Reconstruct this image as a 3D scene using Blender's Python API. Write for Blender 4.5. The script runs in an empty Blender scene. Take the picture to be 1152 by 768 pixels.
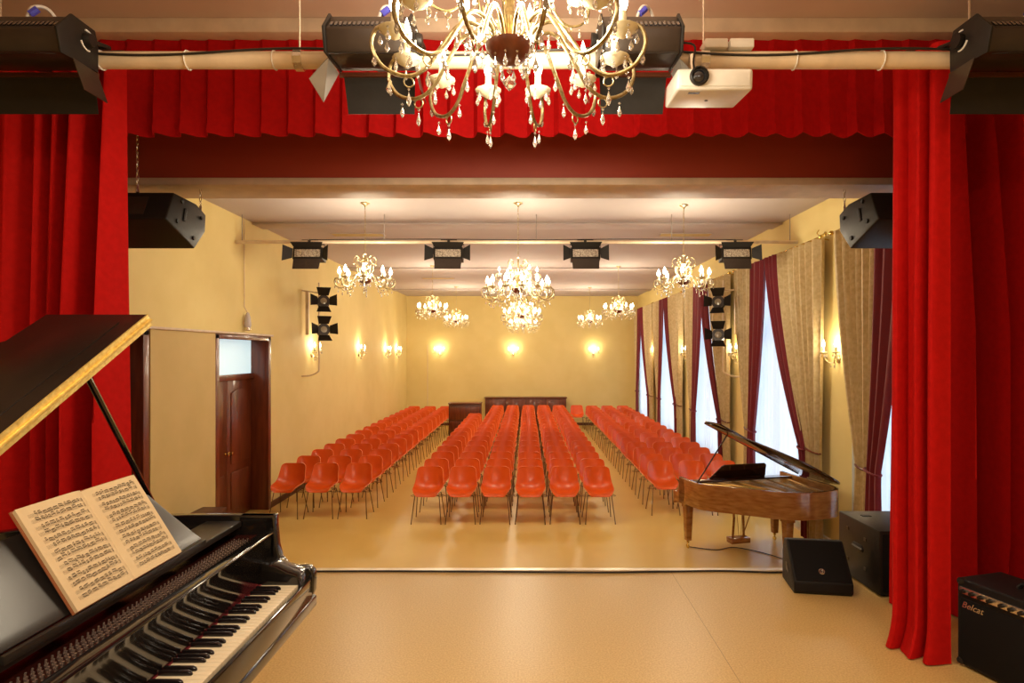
import bpy, math, random
from mathutils import Vector, Matrix
random.seed(7)
R = math.radians
PI = math.pi
S = bpy.context.scene
COL = S.collection

# ------------------------------------------------------------------ camera
F = 700.0            # focal length in pixels of the 1152 px frame
CZ = 2.6
cam = bpy.data.cameras.new('camera')
camo = bpy.data.objects.new('camera', cam)
COL.objects.link(camo)
camo.location = (0, 0, CZ)
camo.rotation_euler = (R(90), 0, 0)
cam.sensor_width = 36
cam.lens = F / 1152 * 36
cam.shift_x = -16 / 1152
cam.shift_y = 13 / 1152
cam.clip_start = 0.02
S.camera = camo

# ------------------------------------------------------------------ world, exposure, large lights
w = bpy.data.worlds.new('daylight')
S.world = w
w.use_nodes = True
bg = w.node_tree.nodes['Background']
bg.inputs[0].default_value = (0.72, 0.84, 1.0, 1)
bg.inputs[1].default_value = 5.5
S.view_settings.view_transform = 'Standard'
S.view_settings.look = 'None'
S.view_settings.gamma = 1
S.view_settings.exposure = 0.08
S.cycles.use_denoising = True
S.cycles.max_bounces = 9
S.cycles.sample_clamp_indirect = 6
S.cycles.sample_clamp_direct = 0


def lamp(kind, name, loc, power, color, size=0.1, rot=(0, 0, 0), size_y=None, parent=None, spot=None):
    l = bpy.data.lights.new(name, kind)
    l.energy = power
    l.color = color
    if kind == 'AREA':
        l.size = size
        if size_y:
            l.shape = 'RECTANGLE'
            l.size_y = size_y
    elif kind == 'SPOT':
        l.spot_size = spot
        l.spot_blend = 0.5
        l.shadow_soft_size = size
    else:
        l.shadow_soft_size = size
    o = bpy.data.objects.new(name, l)
    COL.objects.link(o)
    o.location = loc
    o.rotation_euler = rot
    if parent:
        o.parent = parent
    return o


WARM = (1.0, 0.86, 0.64)
# added fill: two unseen area lights under the stage ceiling, behind the camera
lamp('AREA', 'stage_fill_light', (-1.0, -1.0, 4.55), 66, (1.0, 0.88, 0.72), 1.6, (0, 0, 0), 1.2)
lamp('AREA', 'stage_fill_light', (1.3, -1.0, 4.55), 66, (1.0, 0.88, 0.72), 1.6, (0, 0, 0), 1.2)

# ------------------------------------------------------------------ materials
MATS = {}


def mat(name, col, rough=0.5, metal=0.0, col2=None, nscale=8.0, bump=0.0, bscale=40.0, coat=0.0,
        spec=0.5, trans=0.0, ior=1.45, sheen=0.0, emis=None, estr=0.0, detail=4.0, stretch=None, contrast=(0.35, 0.65)):
    m = bpy.data.materials.new(name)
    m.use_nodes = True
    nt = m.node_tree
    b = nt.nodes['Principled BSDF']
    b.inputs['Base Color'].default_value = (*col, 1)
    b.inputs['Roughness'].default_value = rough
    b.inputs['Metallic'].default_value = metal
    b.inputs['Coat Weight'].default_value = coat
    b.inputs['Coat Roughness'].default_value = 0.06
    b.inputs['Specular IOR Level'].default_value = spec
    b.inputs['Transmission Weight'].default_value = trans
    b.inputs['IOR'].default_value = ior
    b.inputs['Sheen Weight'].default_value = sheen
    if emis:
        b.inputs['Emission Color'].default_value = (*emis, 1)
        b.inputs['Emission Strength'].default_value = estr
    tc = nt.nodes.new('ShaderNodeTexCoord')
    mp = nt.nodes.new('ShaderNodeMapping')
    nt.links.new(tc.outputs['Object'], mp.inputs[0])
    if stretch:
        mp.inputs['Scale'].default_value = stretch
    if col2 is None:
        col2 = tuple(min(1, c * 0.86) for c in col)
    n = nt.nodes.new('ShaderNodeTexNoise')
    n.inputs['Scale'].default_value = nscale
    n.inputs['Detail'].default_value = detail
    nt.links.new(mp.outputs[0], n.inputs['Vector'])
    r = nt.nodes.new('ShaderNodeValToRGB')
    r.color_ramp.elements[0].position = contrast[0]
    r.color_ramp.elements[1].position = contrast[1]
    r.color_ramp.elements[0].color = (*col2, 1)
    r.color_ramp.elements[1].color = (*col, 1)
    nt.links.new(n.outputs['Fac'], r.inputs[0])
    nt.links.new(r.outputs[0], b.inputs['Base Color'])
    if bump:
        n2 = nt.nodes.new('ShaderNodeTexNoise')
        n2.inputs['Scale'].default_value = bscale
        n2.inputs['Detail'].default_value = 3
        nt.links.new(mp.outputs[0], n2.inputs['Vector'])
        bp = nt.nodes.new('ShaderNodeBump')
        bp.inputs['Strength'].default_value = bump
        bp.inputs['Distance'].default_value = 0.01
        nt.links.new(n2.outputs['Fac'], bp.inputs['Height'])
        nt.links.new(bp.outputs[0], b.inputs['Normal'])
    MATS[name] = m
    return m


M = {}
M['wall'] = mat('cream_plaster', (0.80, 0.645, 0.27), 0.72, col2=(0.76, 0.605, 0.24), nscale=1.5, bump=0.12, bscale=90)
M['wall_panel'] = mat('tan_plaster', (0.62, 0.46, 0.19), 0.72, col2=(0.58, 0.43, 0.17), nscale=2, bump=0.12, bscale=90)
M['ceiling'] = mat('ceiling_paint', (0.52, 0.455, 0.43), 0.8, nscale=0.8, col2=(0.48, 0.415, 0.39))
M['stage_ceiling'] = mat('stage_ceiling_paint', (0.70, 0.54, 0.44), 0.8, nscale=1.2, col2=(0.62, 0.46, 0.36))
M['beam_red'] = mat('reflected_red_paint', (0.38, 0.055, 0.028), 0.5, nscale=1, col2=(0.34, 0.047, 0.024))  # dark red; red light reflected on the beam is put into the colour
M['cornice'] = mat('pale_trim_paint', (0.75, 0.60, 0.46), 0.5)
M['hall_floor'] = mat('amber_linoleum', (0.70, 0.47, 0.125), 0.30, col2=(0.66, 0.43, 0.105), nscale=1.2, coat=0.0, detail=8, bump=0.03, bscale=5)
M['stage_floor'] = mat('tan_speckled_linoleum', (0.72, 0.50, 0.19), 0.36, col2=(0.57, 0.355, 0.115), nscale=110, coat=0.0, detail=6, bump=0.03, bscale=90)
M['seam'] = mat('floor_seam', (0.36, 0.22, 0.08), 0.5)
M['steel_edge'] = mat('brushed_edge_strip', (0.80, 0.72, 0.58), 0.3, 0.6)
M['velvet'] = mat('scarlet_velvet', (0.50, 0.006, 0.005), 0.8, col2=(0.44, 0.005, 0.004), nscale=30, sheen=0.0, bump=0.1, bscale=200, spec=0.15)
M['velvet_p'] = mat('pelmet_velvet', (0.48, 0.005, 0.006), 0.8, col2=(0.41, 0.004, 0.005), nscale=30, sheen=0.0, bump=0.1, bscale=200, spec=0.15)
M['burgundy'] = mat('burgundy_curtain_cloth', (0.17, 0.003, 0.010), 0.75, col2=(0.15, 0.004, 0.014), nscale=20, sheen=0.2)
M['beige'] = mat('gold_beige_curtain_cloth', (0.62, 0.49, 0.26), 0.5, col2=(0.50, 0.37, 0.17), nscale=20, sheen=0.2)
M['dark_wood'] = mat('mahogany_wood', (0.17, 0.036, 0.010), 0.35, col2=(0.11, 0.022, 0.006), nscale=4, stretch=(6, 6, 0.6), coat=0.3)
M['cab_wood'] = mat('brown_cabinet_wood', (0.10, 0.028, 0.01), 0.4, col2=(0.07, 0.018, 0.007), nscale=4, stretch=(1, 1, 6))
M['walnut'] = mat('walnut_piano_veneer', (0.42, 0.18, 0.045), 0.22, col2=(0.30, 0.11, 0.025), nscale=5, stretch=(1.5, 1.5, 7), coat=0.5)
M['ebony'] = mat('black_piano_lacquer', (0.010, 0.008, 0.007), 0.10, coat=0.5, nscale=3, col2=(0.008, 0.006, 0.006))
M['desk'] = mat('music_desk_lacquer', (0.018, 0.014, 0.011), 0.34, nscale=3)
M['lid'] = mat('black_lid_lacquer', (0.016, 0.010, 0.007), 0.27, nscale=3)
M['gilt_stage'] = mat('darkened_gilt_metal', (0.46, 0.37, 0.19), 0.28, 0.9, nscale=50, col2=(0.22, 0.16, 0.07))  # gilt copy with a darker colour to offset the overlit chandelier arms
M['walnut_dark'] = mat('dark_lid_lacquer', (0.055, 0.018, 0.008), 0.14, coat=0.5, nscale=4)
M['brass'] = mat('polished_brass', (0.80, 0.58, 0.16), 0.22, 1.0, nscale=60, col2=(0.62, 0.43, 0.10))
M['hinge'] = mat('yellow_brass_hinge', (0.88, 0.66, 0.20), 0.3, 0.55, nscale=60, col2=(0.70, 0.48, 0.12))
M['pin'] = mat('blued_steel_pin', (0.70, 0.60, 0.52), 0.22, 0.9)
M['plate'] = mat('gold_iron_plate', (0.55, 0.33, 0.10), 0.35, 0.7)
M['plate_dark'] = mat('dark_bronze_plate', (0.06, 0.012, 0.008), 0.25, 0.6)
M['ivory'] = mat('white_key_plastic', (0.64, 0.53, 0.36), 0.25, nscale=3, col2=(0.62, 0.51, 0.34))
M['black_key'] = mat('black_key_plastic', (0.012, 0.008, 0.008), 0.16)
M['felt_red'] = mat('red_felt', (0.16, 0.006, 0.010), 0.95)
M['paper'] = mat('cream_music_paper', (0.60, 0.46, 0.27), 0.8, nscale=6, col2=(0.56, 0.42, 0.24))
M['cover'] = mat('brown_book_cover', (0.33, 0.11, 0.04), 0.6)
M['ink'] = mat('printing_ink', (0.02, 0.012, 0.008), 0.9)
M['black'] = mat('black_powder_coat', (0.016, 0.013, 0.011), 0.42, spec=0.3, nscale=30, bump=0.05)
M['black_warm'] = mat('dark_brown_black_metal', (0.035, 0.022, 0.015), 0.35, nscale=30)
M['tolex'] = mat('black_textured_vinyl', (0.010, 0.009, 0.009), 0.5, spec=0.25, nscale=80, bump=0.3, bscale=300)
M['grille'] = mat('black_grille_cloth', (0.008, 0.007, 0.007), 0.75, spec=0.2, nscale=150, bump=0.4, bscale=500)
M['grey_metal'] = mat('grey_sheet_metal', (0.35, 0.32, 0.28), 0.4, 0.5)
M['silver'] = mat('silver_metal', (0.75, 0.70, 0.62), 0.25, 0.9)
M['white_plastic'] = mat('white_plastic', (0.80, 0.76, 0.68), 0.35)
M['pipe'] = mat('cream_painted_pipe', (0.80, 0.64, 0.44), 0.35)
M['orange'] = mat('orange_shell_plastic', (0.78, 0.105, 0.008), 0.33, col2=(0.73, 0.095, 0.007), nscale=3, coat=0.15)
M['orange_rim'] = mat('pale_orange_rim', (0.92, 0.30, 0.10), 0.4)  # pale shell edge, with the edge highlight put into its colour
M['leg_metal'] = mat('bronzed_chair_steel', (0.20, 0.12, 0.06), 0.35, 0.8)
M['lens'] = mat('dark_lens_glass', (0.02, 0.02, 0.025), 0.05, coat=1)
M['fresnel'] = mat('fresnel_lens_glass', (0.30, 0.25, 0.16), 0.1, coat=1)
M['blue'] = mat('blue_plug_plastic', (0.08, 0.08, 0.55), 0.4)
M['cable'] = mat('black_cable_rubber', (0.02, 0.015, 0.012), 0.5)
M['white_cable'] = mat('white_cable_sheath', (0.75, 0.70, 0.65), 0.4)
M['porcelain'] = mat('cream_porcelain', (0.78, 0.70, 0.48), 0.2, nscale=40)
M['gilt'] = mat('gilded_chandelier_metal', (0.66, 0.56, 0.33), 0.28, 0.9, nscale=50, col2=(0.36, 0.27, 0.12))
M['crystal'] = mat('cut_crystal', (0.95, 0.90, 0.82), 0.03, trans=0.85, ior=1.55)
M['bulb'] = mat('lit_candle_bulb', (1, 0.95, 0.85), 0.3, emis=(1.0, 0.87, 0.64), estr=14.0)
M['bulb'].cycles.emission_sampling = 'NONE'
M['sign_glass'] = mat('milky_lamp_glass', (0.80, 0.72, 0.74), 0.2, trans=0.3)
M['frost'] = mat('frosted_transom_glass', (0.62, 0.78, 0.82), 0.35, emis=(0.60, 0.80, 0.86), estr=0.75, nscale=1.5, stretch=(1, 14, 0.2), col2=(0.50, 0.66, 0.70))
M['frost_dim'] = mat('dim_transom_glass', (0.20, 0.21, 0.23), 0.3)
M['frame_white'] = mat('white_window_paint', (0.78, 0.78, 0.76), 0.4)
M['radiator'] = mat('white_radiator_enamel', (0.80, 0.74, 0.62), 0.4)
M['led'] = mat('led_reflector', (0.80, 0.74, 0.62), 0.3, 0.6, nscale=60, col2=(0.25, 0.2, 0.15))


def sheer_mat():
    m = bpy.data.materials.new('white_sheer_voile')
    m.use_nodes = True
    nt = m.node_tree
    nt.nodes.clear()
    out = nt.nodes.new('ShaderNodeOutputMaterial')
    d = nt.nodes.new('ShaderNodeBsdfDiffuse')
    t = nt.nodes.new('ShaderNodeBsdfTranslucent')
    tr = nt.nodes.new('ShaderNodeBsdfTransparent')
    a = nt.nodes.new('ShaderNodeMixShader')
    b = nt.nodes.new('ShaderNodeMixShader')
    n = nt.nodes.new('ShaderNodeTexNoise')
    n.inputs['Scale'].default_value = 4
    r = nt.nodes.new('ShaderNodeValToRGB')
    r.color_ramp.elements[0].color = (0.80, 0.84, 0.88, 1)
    r.color_ramp.elements[1].color = (0.90, 0.93, 0.95, 1)
    nt.links.new(n.outputs[0], r.inputs[0])
    nt.links.new(r.outputs[0], d.inputs[0])
    nt.links.new(r.outputs[0], t.inputs[0])
    a.inputs[0].default_value = 0.65
    nt.links.new(d.outputs[0], a.inputs[1])
    nt.links.new(t.outputs[0], a.inputs[2])
    b.inputs[0].default_value = 0.15
    nt.links.new(a.outputs[0], b.inputs[1])
    nt.links.new(tr.outputs[0], b.inputs[2])
    nt.links.new(b.outputs[0], out.inputs[0])
    return m


def glass_mat():
    m = bpy.data.materials.new('window_glass')
    m.use_nodes = True
    nt = m.node_tree
    nt.nodes.clear()
    out = nt.nodes.new('ShaderNodeOutputMaterial')
    g = nt.nodes.new('ShaderNodeBsdfGlossy')
    g.inputs['Roughness'].default_value = 0.02
    t = nt.nodes.new('ShaderNodeBsdfTransparent')
    mx = nt.nodes.new('ShaderNodeMixShader')
    fr = nt.nodes.new('ShaderNodeFresnel')
    nt.links.new(fr.outputs[0], mx.inputs[0])
    nt.links.new(t.outputs[0], mx.inputs[1])
    nt.links.new(g.outputs[0], mx.inputs[2])
    nt.links.new(mx.outputs[0], out.inputs[0])
    return m


M['sheer'] = sheer_mat()
M['glass'] = glass_mat()


# ------------------------------------------------------------------ mesh helpers
class MB:
    def __init__(s):
        s.v = []
        s.f = []
        s.mi = []
        s.xf = Matrix.Identity(4)

    def add(s, vs, fs, mi=0):
        b = len(s.v)
        for p in vs:
            s.v.append(tuple(s.xf @ Vector(p)))
        for f in fs:
            s.f.append(tuple(i + b for i in f))
            s.mi.append(mi)
        return s

    def box(s, x0, x1, y0, y1, z0, z1, mi=0):
        vs = [(x, y, z) for x in (x0, x1) for y in (y0, y1) for z in (z0, z1)]
        fs = [(0, 1, 3, 2), (4, 6, 7, 5), (0, 4, 5, 1), (2, 3, 7, 6), (0, 2, 6, 4), (1, 5, 7, 3)]
        return s.add(vs, fs, mi)

    def cbox(s, c, d, rot=None, mi=0):
        hx, hy, hz = d[0] / 2, d[1] / 2, d[2] / 2
        vs = [Vector((x, y, z)) for x in (-hx, hx) for y in (-hy, hy) for z in (-hz, hz)]
        if rot is not None:
            vs = [rot @ v for v in vs]
        vs = [v + Vector(c) for v in vs]
        fs = [(0, 1, 3, 2), (4, 6, 7, 5), (0, 4, 5, 1), (2, 3, 7, 6), (0, 2, 6, 4), (1, 5, 7, 3)]
        return s.add(vs, fs, mi)

    def prism(s, prof, a, b, axis='x', mi=0):
        """extrude a closed 2-D profile along an axis; profile coords are the other two axes in order"""
        n = len(prof)

        def P(p, t):
            if axis == 'x':
                return (t, p[0], p[1])
            if axis == 'y':
                return (p[0], t, p[1])
            return (p[0], p[1], t)
        vs = [P(p, a) for p in prof] + [P(p, b) for p in prof]
        fs = [(i, (i + 1) % n, n + (i + 1) % n, n + i) for i in range(n)]
        fs += [tuple(range(n))[::-1], tuple(range(n, 2 * n))]
        return s.add(vs, fs, mi)

    def tube(s, pts, r, n=6, closed=False, mi=0):
        pts = [Vector(p) for p in pts]
        m = len(pts)
        rr = r if isinstance(r, (list, tuple)) else [r] * m
        vs = []
        prev = None
        for i, p in enumerate(pts):
            if closed:
                t = pts[(i + 1) % m] - pts[i - 1]
            else:
                t = pts[min(i + 1, m - 1)] - pts[max(i - 1, 0)]
            if t.length < 1e-9:
                t = Vector((0, 0, 1))
            t.normalize()
            if prev is None:
                u = t.orthogonal().normalized()
            else:
                u = prev - t * prev.dot(t)
                if u.length < 1e-6:
                    u = t.orthogonal()
                u.normalize()
            prev = u
            v = t.cross(u)
            for k in range(n):
                a = 2 * PI * k / n
                vs.append(p + (u * math.cos(a) + v * math.sin(a)) * rr[i])
        fs = []
        for i in range(m if closed else m - 1):
            j = (i + 1) % m
            for k in range(n):
                fs.append((i * n + k, i * n + (k + 1) % n, j * n + (k + 1) % n, j * n + k))
        if not closed:
            fs.append(tuple(range(n))[::-1])
            fs.append(tuple((m - 1) * n + k for k in range(n)))
        return s.add(vs, fs, mi)

    def lathe(s, prof, n=16, c=(0, 0, 0), axis='z', mi=0):
        """prof: list of (r, z)"""
        vs = []
        for r, z in prof:
            for k in range(n):
                a = 2 * PI * k / n
                x, y = r * math.cos(a), r * math.sin(a)
                if axis == 'z':
                    p = (x, y, z)
                elif axis == 'y':
                    p = (x, z, y)
                else:
                    p = (z, x, y)
                vs.append((p[0] + c[0], p[1] + c[1], p[2] + c[2]))
        m = len(prof)
        fs = [(i * n + k, i * n + (k + 1) % n, (i + 1) * n + (k + 1) % n, (i + 1) * n + k) for i in range(m - 1) for k in range(n)]
        if prof[0][0] > 1e-6:
            fs.append(tuple(range(n))[::-1])
        if prof[-1][0] > 1e-6:
            fs.append(tuple((m - 1) * n + k for k in range(n)))
        return s.add(vs, fs, mi)

    def grid(s, fn, nu, nv, mi=0, closed=False):
        vs = [fn(i / nu, j / nv) for i in range(nu + 1) for j in range(nv + 1)]
        fs = [(i * (nv + 1) + j, (i + 1) * (nv + 1) + j, (i + 1) * (nv + 1) + j + 1, i * (nv + 1) + j + 1)
              for i in range(nu) for j in range(nv)]
        return s.add(vs, fs, mi)

    def mesh(s, name, mats, smooth=True, ang=35):
        me = bpy.data.meshes.new(name)
        me.from_pydata(s.v, [], s.f)
        for m in (mats if isinstance(mats, (list, tuple)) else [mats]):
            me.materials.append(m)
        if any(s.mi):
            me.polygons.foreach_set('material_index', s.mi)
        import bmesh
        bm = bmesh.new()
        bm.from_mesh(me)
        bmesh.ops.remove_doubles(bm, verts=bm.verts, dist=1e-6)
        bmesh.ops.recalc_face_normals(bm, faces=bm.faces)
        bm.to_mesh(me)
        bm.free()
        if smooth:
            me.polygons.foreach_set('use_smooth', [True] * len(me.polygons))
            me.set_sharp_from_angle(angle=R(ang))
        me.update()
        return me

    def build(s, name, mats, parent=None, bevel=0, seg=2, smooth=True, ang=35, loc=None, label=None):
        me = s.mesh(name, mats, smooth, ang)
        o = bpy.data.objects.new(name, me)
        COL.objects.link(o)
        if parent:
            o.parent = parent
        if loc:
            o.location = loc
        if bevel:
            b = o.modifiers.new('bevel', 'BEVEL')
            b.width = bevel
            b.segments = seg
            b.limit_method = 'ANGLE'
            b.angle_limit = R(40)
            bake(o)
        if label:
            o['label'] = label
        return o


def bake(o):
    dg = bpy.context.evaluated_depsgraph_get()
    me = bpy.data.meshes.new_from_object(o.evaluated_get(dg))
    o.modifiers.clear()
    me.name = o.data.name
    o.data = me
    me.polygons.foreach_set('use_smooth', [True] * len(me.polygons))
    me.set_sharp_from_angle(angle=R(35))


def link(name, me, parent, loc=(0, 0, 0), rot=(0, 0, 0), scale=None):
    o = bpy.data.objects.new(name, me)
    COL.objects.link(o)
    o.parent = parent
    o.location = loc
    o.rotation_euler = rot
    if scale:
        o.scale = scale
    return o


def thing(name, label, cat, loc=(0, 0, 0), rz=0, group=None):
    o = bpy.data.objects.new(name, None)
    o.empty_display_size = 0.1
    COL.objects.link(o)
    o.location = loc
    o.rotation_euler = (0, 0, rz)
    o['label'] = label
    o['category'] = cat
    if group:
        o['group'] = group
    return o


def tag(o, label, cat, group=None):
    o['label'] = label
    o['category'] = cat
    if group:
        o['group'] = group
    return o


def struct(name, mb, m, **k):
    o = mb.build(name, m, **k)
    o['kind'] = 'structure'
    return o


def dup(root, loc, rz=None, label=None, group=None, scale=None):
    r = root.copy()
    COL.objects.link(r)
    r.location = loc
    if rz is not None:
        r.rotation_euler = (0, 0, rz)
    if scale:
        r.scale = (scale,) * 3
    if label:
        r['label'] = label
    if group:
        r['group'] = group
    for ch in list(root.children):
        c = ch.copy()
        COL.objects.link(c)
        c.parent = r
        for g in ch.children:
            d = g.copy()
            COL.objects.link(d)
            d.parent = c
    return r


def smooth_path(pts, n=6):
    """Catmull-Rom through the points"""
    pts = [Vector(p) for p in pts]
    P = [pts[0] * 2 - pts[1]] + pts + [pts[-1] * 2 - pts[-2]]
    out = []
    for i in range(1, len(P) - 2):
        for k in range(n):
            t = k / n
            a, b, c, d = P[i - 1], P[i], P[i + 1], P[i + 2]
            out.append(0.5 * ((2 * b) + (c - a) * t + (2 * a - 5 * b + 4 * c - d) * t * t + (3 * b - a - 3 * c + d) * t ** 3))
    out.append(pts[-1])
    return out


def sp(X, y, Y):
    return None


# ------------------------------------------------------------------ dimensions
XL, XR, YF, ZC = -4.30, 4.02, 22.4, 4.65
YB = -3.2              # back of the stage
ZS, YS = 1.0, 4.62     # stage height, stage front edge
T = 0.25


def wall_holes(a0, a1, z0, z1, holes, put):
    """boxes covering a rectangle minus holes; put(a,b,c,d)"""
    As = sorted({a0, a1} | {h[0] for h in holes} | {h[1] for h in holes})
    for i in range(len(As) - 1):
        a, b = As[i], As[i + 1]
        hs = sorted([h for h in holes if h[0] <= a + 1e-6 and h[1] >= b - 1e-6], key=lambda h: h[2])
        z = z0
        for h in hs:
            if h[2] > z + 1e-6:
                put(a, b, z, h[2])
            z = h[3]
        if z < z1 - 1e-6:
            put(a, b, z, z1)


# hall floor
struct('floor', MB().box(XL - 0.55, XR + 0.5, YS - 0.2, YF + T, -0.1, 0), M['hall_floor'])
sf = MB().box(XL, XR, YB, YS, ZS - 0.12, ZS)
struct('floor_stage', sf, M['stage_floor'])
struct('wall_stage_front', MB().box(XL, XR, YS - 0.12, YS - 0.02, 0, ZS - 0.12), M['dark_wood'])
edge = MB().box(-3.25, 3.05, YS - 0.045, YS + 0.004, ZS - 0.05, ZS + 0.004)
struct('trim_1', edge, M['steel_edge'])
# seams of the stage linoleum
sm = MB()
for X0, X1 in ((1.06, 1.0),):
    sm.add([(X0 - .0015, YS - .05, ZS + .0006), (X0 + .0015, YS - .05, ZS + .0006), (X1 + .0015, 0, ZS + .0006), (X1 - .0015, 0, ZS + .0006)], [(0, 1, 2, 3)])
o = sm.build('floor_seam', M['seam'], smooth=False)
o['kind'] = 'structure'
# ceilings
struct('ceiling', MB().box(XL - 0.55, XR + 0.5, YS + 0.2, YF + T, ZC, ZC + 0.1), M['ceiling'])
struct('ceiling_stage', MB().box(XL - 0.55, XR + 0.5, YB - T, YS + 0.2, ZC, ZC + 0.1), M['stage_ceiling'])
# shallow downstand bands on the hall ceiling
for k, (y0, y1) in enumerate(((9.75, 10.15), (14.9, 15.3), (19.9, 20.3))):
    struct('trim_%d' % (k + 2), MB().box(XL, XR, y0, y1, ZC - 0.035, ZC), M['ceiling'], bevel=0.01)

# left wall with two door recesses
DA = (8.64, 10.35, 0, 2.84)     # door_1
DB = (5.55, 6.98, 0, 2.84)      # door_2
mb = MB()
wall_holes(YS - 0.1, YF + T, 0, ZC, [DA, DB], lambda a, b, c, d: mb.box(XL - 0.5, XL, a, b, c, d))
struct('wall_left', mb, M['wall'], smooth=False)
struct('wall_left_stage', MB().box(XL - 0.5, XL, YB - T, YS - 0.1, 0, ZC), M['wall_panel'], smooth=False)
# tan panelled lower part of the left wall with its ledge
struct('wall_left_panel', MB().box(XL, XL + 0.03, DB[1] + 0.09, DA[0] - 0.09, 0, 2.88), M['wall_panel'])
struct('trim_5', MB().box(XL, XL + 0.06, DB[1] - .1, DA[1] + 0.1, 2.875, 2.905), M['cornice'], bevel=0.006)
# right wall with window openings
WC = [6.25, 9.96, 13.66, 17.36, 20.9]
WH = [1.25, 1.25, 1.25, 1.25, 0.95]
mb = MB()
wall_holes(YS - 0.1, YF + T, 0, ZC, [(c - h, c + h, 0.40, 3.95) for c, h in zip(WC, WH)], lambda a, b, c, d: mb.box(XR, XR + 0.45, a, b, c, d))
struct('wall_right', mb, M['wall'], smooth=False)
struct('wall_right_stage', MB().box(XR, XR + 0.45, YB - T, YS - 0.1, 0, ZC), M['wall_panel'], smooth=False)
struct('wall_far', MB().box(XL, XR, YF, YF + T, 0, ZC), M['wall'])
struct('wall_back', MB().box(XL - .5, XR + .45, YB - T, YB, 0, ZC), M['wall_panel'])
# proscenium
struct('wall_front_left', MB().box(XL, -3.25, YS, 5.0, 0, ZC), M['beam_red'])
struct('wall_front_right', MB().box(3.08, XR, YS, 5.0, 0, ZC), M['beam_red'])
struct('beam', MB().box(-3.25, 3.08, YS, 5.0, 3.90, ZC), M['beam_red'])
struct('trim_6', MB().box(-3.25, 3.08, YS - 0.012, 5.02, 3.845, 3.90), M['cornice'], bevel=0.008)
# stage cornice / curtain track board
struct('trim_7', MB().box(XL, XR, 3.80, 3.98, 4.56, ZC), M['cornice'], bevel=0.01)
# baseboards
for nm, a, b in (('baseboard_left', DA[1] + .09, YF),):
    struct(nm, MB().box(XL, XL + 0.02, a, b, 0, 0.1), M['cab_wood'])
struct('baseboard_far', MB().box(XL, XR, YF - 0.02, YF, 0, 0.1), M['cab_wood'])
struct('baseboard_right', MB().box(XR - 0.02, XR, 5.0, YF - .02, 0, 0.1), M['cornice'])


# ------------------------------------------------------------------ doors
def door(idx, D, glass):
    y0, y1, z0, z1 = D
    xr = XL - 0.27                      # door plane
    e = bpy.data.objects.new('door_%d' % idx, None)
    COL.objects.link(e)
    e['kind'] = 'structure'
    mb = MB()
    for yy in (y0, y1):                 # casing and deep jamb lining
        s = 1 if yy == y0 else -1
        a, b = sorted((yy - s * 0.075, yy + s * 0.03))
        mb.box(XL - 0.01, XL + 0.025, a, b, 0, z1 + 0.02)
        a, b = sorted((yy, yy + s * 0.03))
        mb.box(xr, XL, a, b, 0, z1)
    mb.box(XL - 0.01, XL + 0.025, y0 - 0.075, y1 + 0.075, z1 - 0.04, z1 + 0.03)
    mb.box(xr, XL, y0, y1, z1 - 0.03, z1)
    mb.box(xr - 0.02, xr + 0.05, y0, y1, 2.18, 2.27)
    mb.build('door_frame', M['dark_wood'], e, bevel=0.004)
    t = MB().box(xr - 0.012, xr + 0.004, y0 + 0.03, y1 - 0.03, 2.26, z1 - 0.03).build('transom_pane', glass, e)
    ym = (y0 + y1) / 2
    for k, (a, b) in enumerate(((y0 + 0.03, ym - 0.002), (ym + 0.002, y1 - 0.03))):
        lf = MB()
        lf.box(xr - 0.035, xr + 0.005, a, b, 0.01, 2.18)
        ob = lf.build('door_leaf', M['dark_wood'], e, bevel=0.003)
        for (c, d) in ((0.18, 0.75), (0.88, 2.04)):
            pm = MB()
            ya, yb = a + 0.11, b - 0.11
            pr = [(ya, c), (yb, c), (yb, d - (.06 if d > 1 else 0))]
            if d > 1:
                pr += [(ya + (yb - ya) * q / 8, d - 0.06 + 0.06 * math.sin(PI * q / 8)) for q in range(7, 0, -1)]
                pr += [(ya, d - .06)]
            else:
                pr += [(ya, d)]
            pm.prism(pr, xr + 0.004, xr + 0.022, 'x')
            pm.build('door_panel', M['dark_wood'], ob, bevel=0.01)
        kb = MB()
        kb.lathe([(0.022, 0.0), (0.022, 0.006), (0.008, 0.01), (0.008, 0.035), (0.024, 0.045), (0.024, 0.06), (0.0, 0.068)], 12,
                 (xr + 0.005, (ym - 0.06) if k == 0 else (ym + 0.06), 1.06), 'x')
        kb.build('door_knob', M['brass'], ob)
    struct_back = MB().box(XL - 0.5, xr - 0.04, y0, y1, 0, z1).build('door_backing', M['wall_panel'], e)


door(1, DA, M['frost'])
door(2, DB, M['frost_dim'])

# ------------------------------------------------------------------ windows
for i, (c, h) in enumerate(zip(WC, WH)):
    e = bpy.data.objects.new('window_%d' % (i + 1), None)
    COL.objects.link(e)
    e['kind'] = 'structure'
    mb = MB()
    x0, x1 = XR + 0.22, XR + 0.28
    for a in (c - h, c - 0.035, c + h - 0.07):
        mb.box(x0, x1, a, a + 0.07, 0.40, 3.95)
    for z in (0.40, 2.9, 3.88):
        mb.box(x0, x1, c - h, c + h, z, z + 0.07)
    mb.build('window_frame', M['frame_white'], e, bevel=0.004)
    for (ya, yb) in ((c - h + .07, c - .035), (c + .035, c + h - .07)):
        for (za, zb) in ((0.47, 2.9), (2.97, 3.88)):
            MB().box(x0 + .025, x0 + .031, ya, yb, za, zb).build('pane', M['glass'], e)
    MB().box(XR + 0.005, XR + 0.24, c - h, c + h, 0.40, 0.43).build('window_sill', M['frame_white'], e, bevel=0.006)


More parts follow.
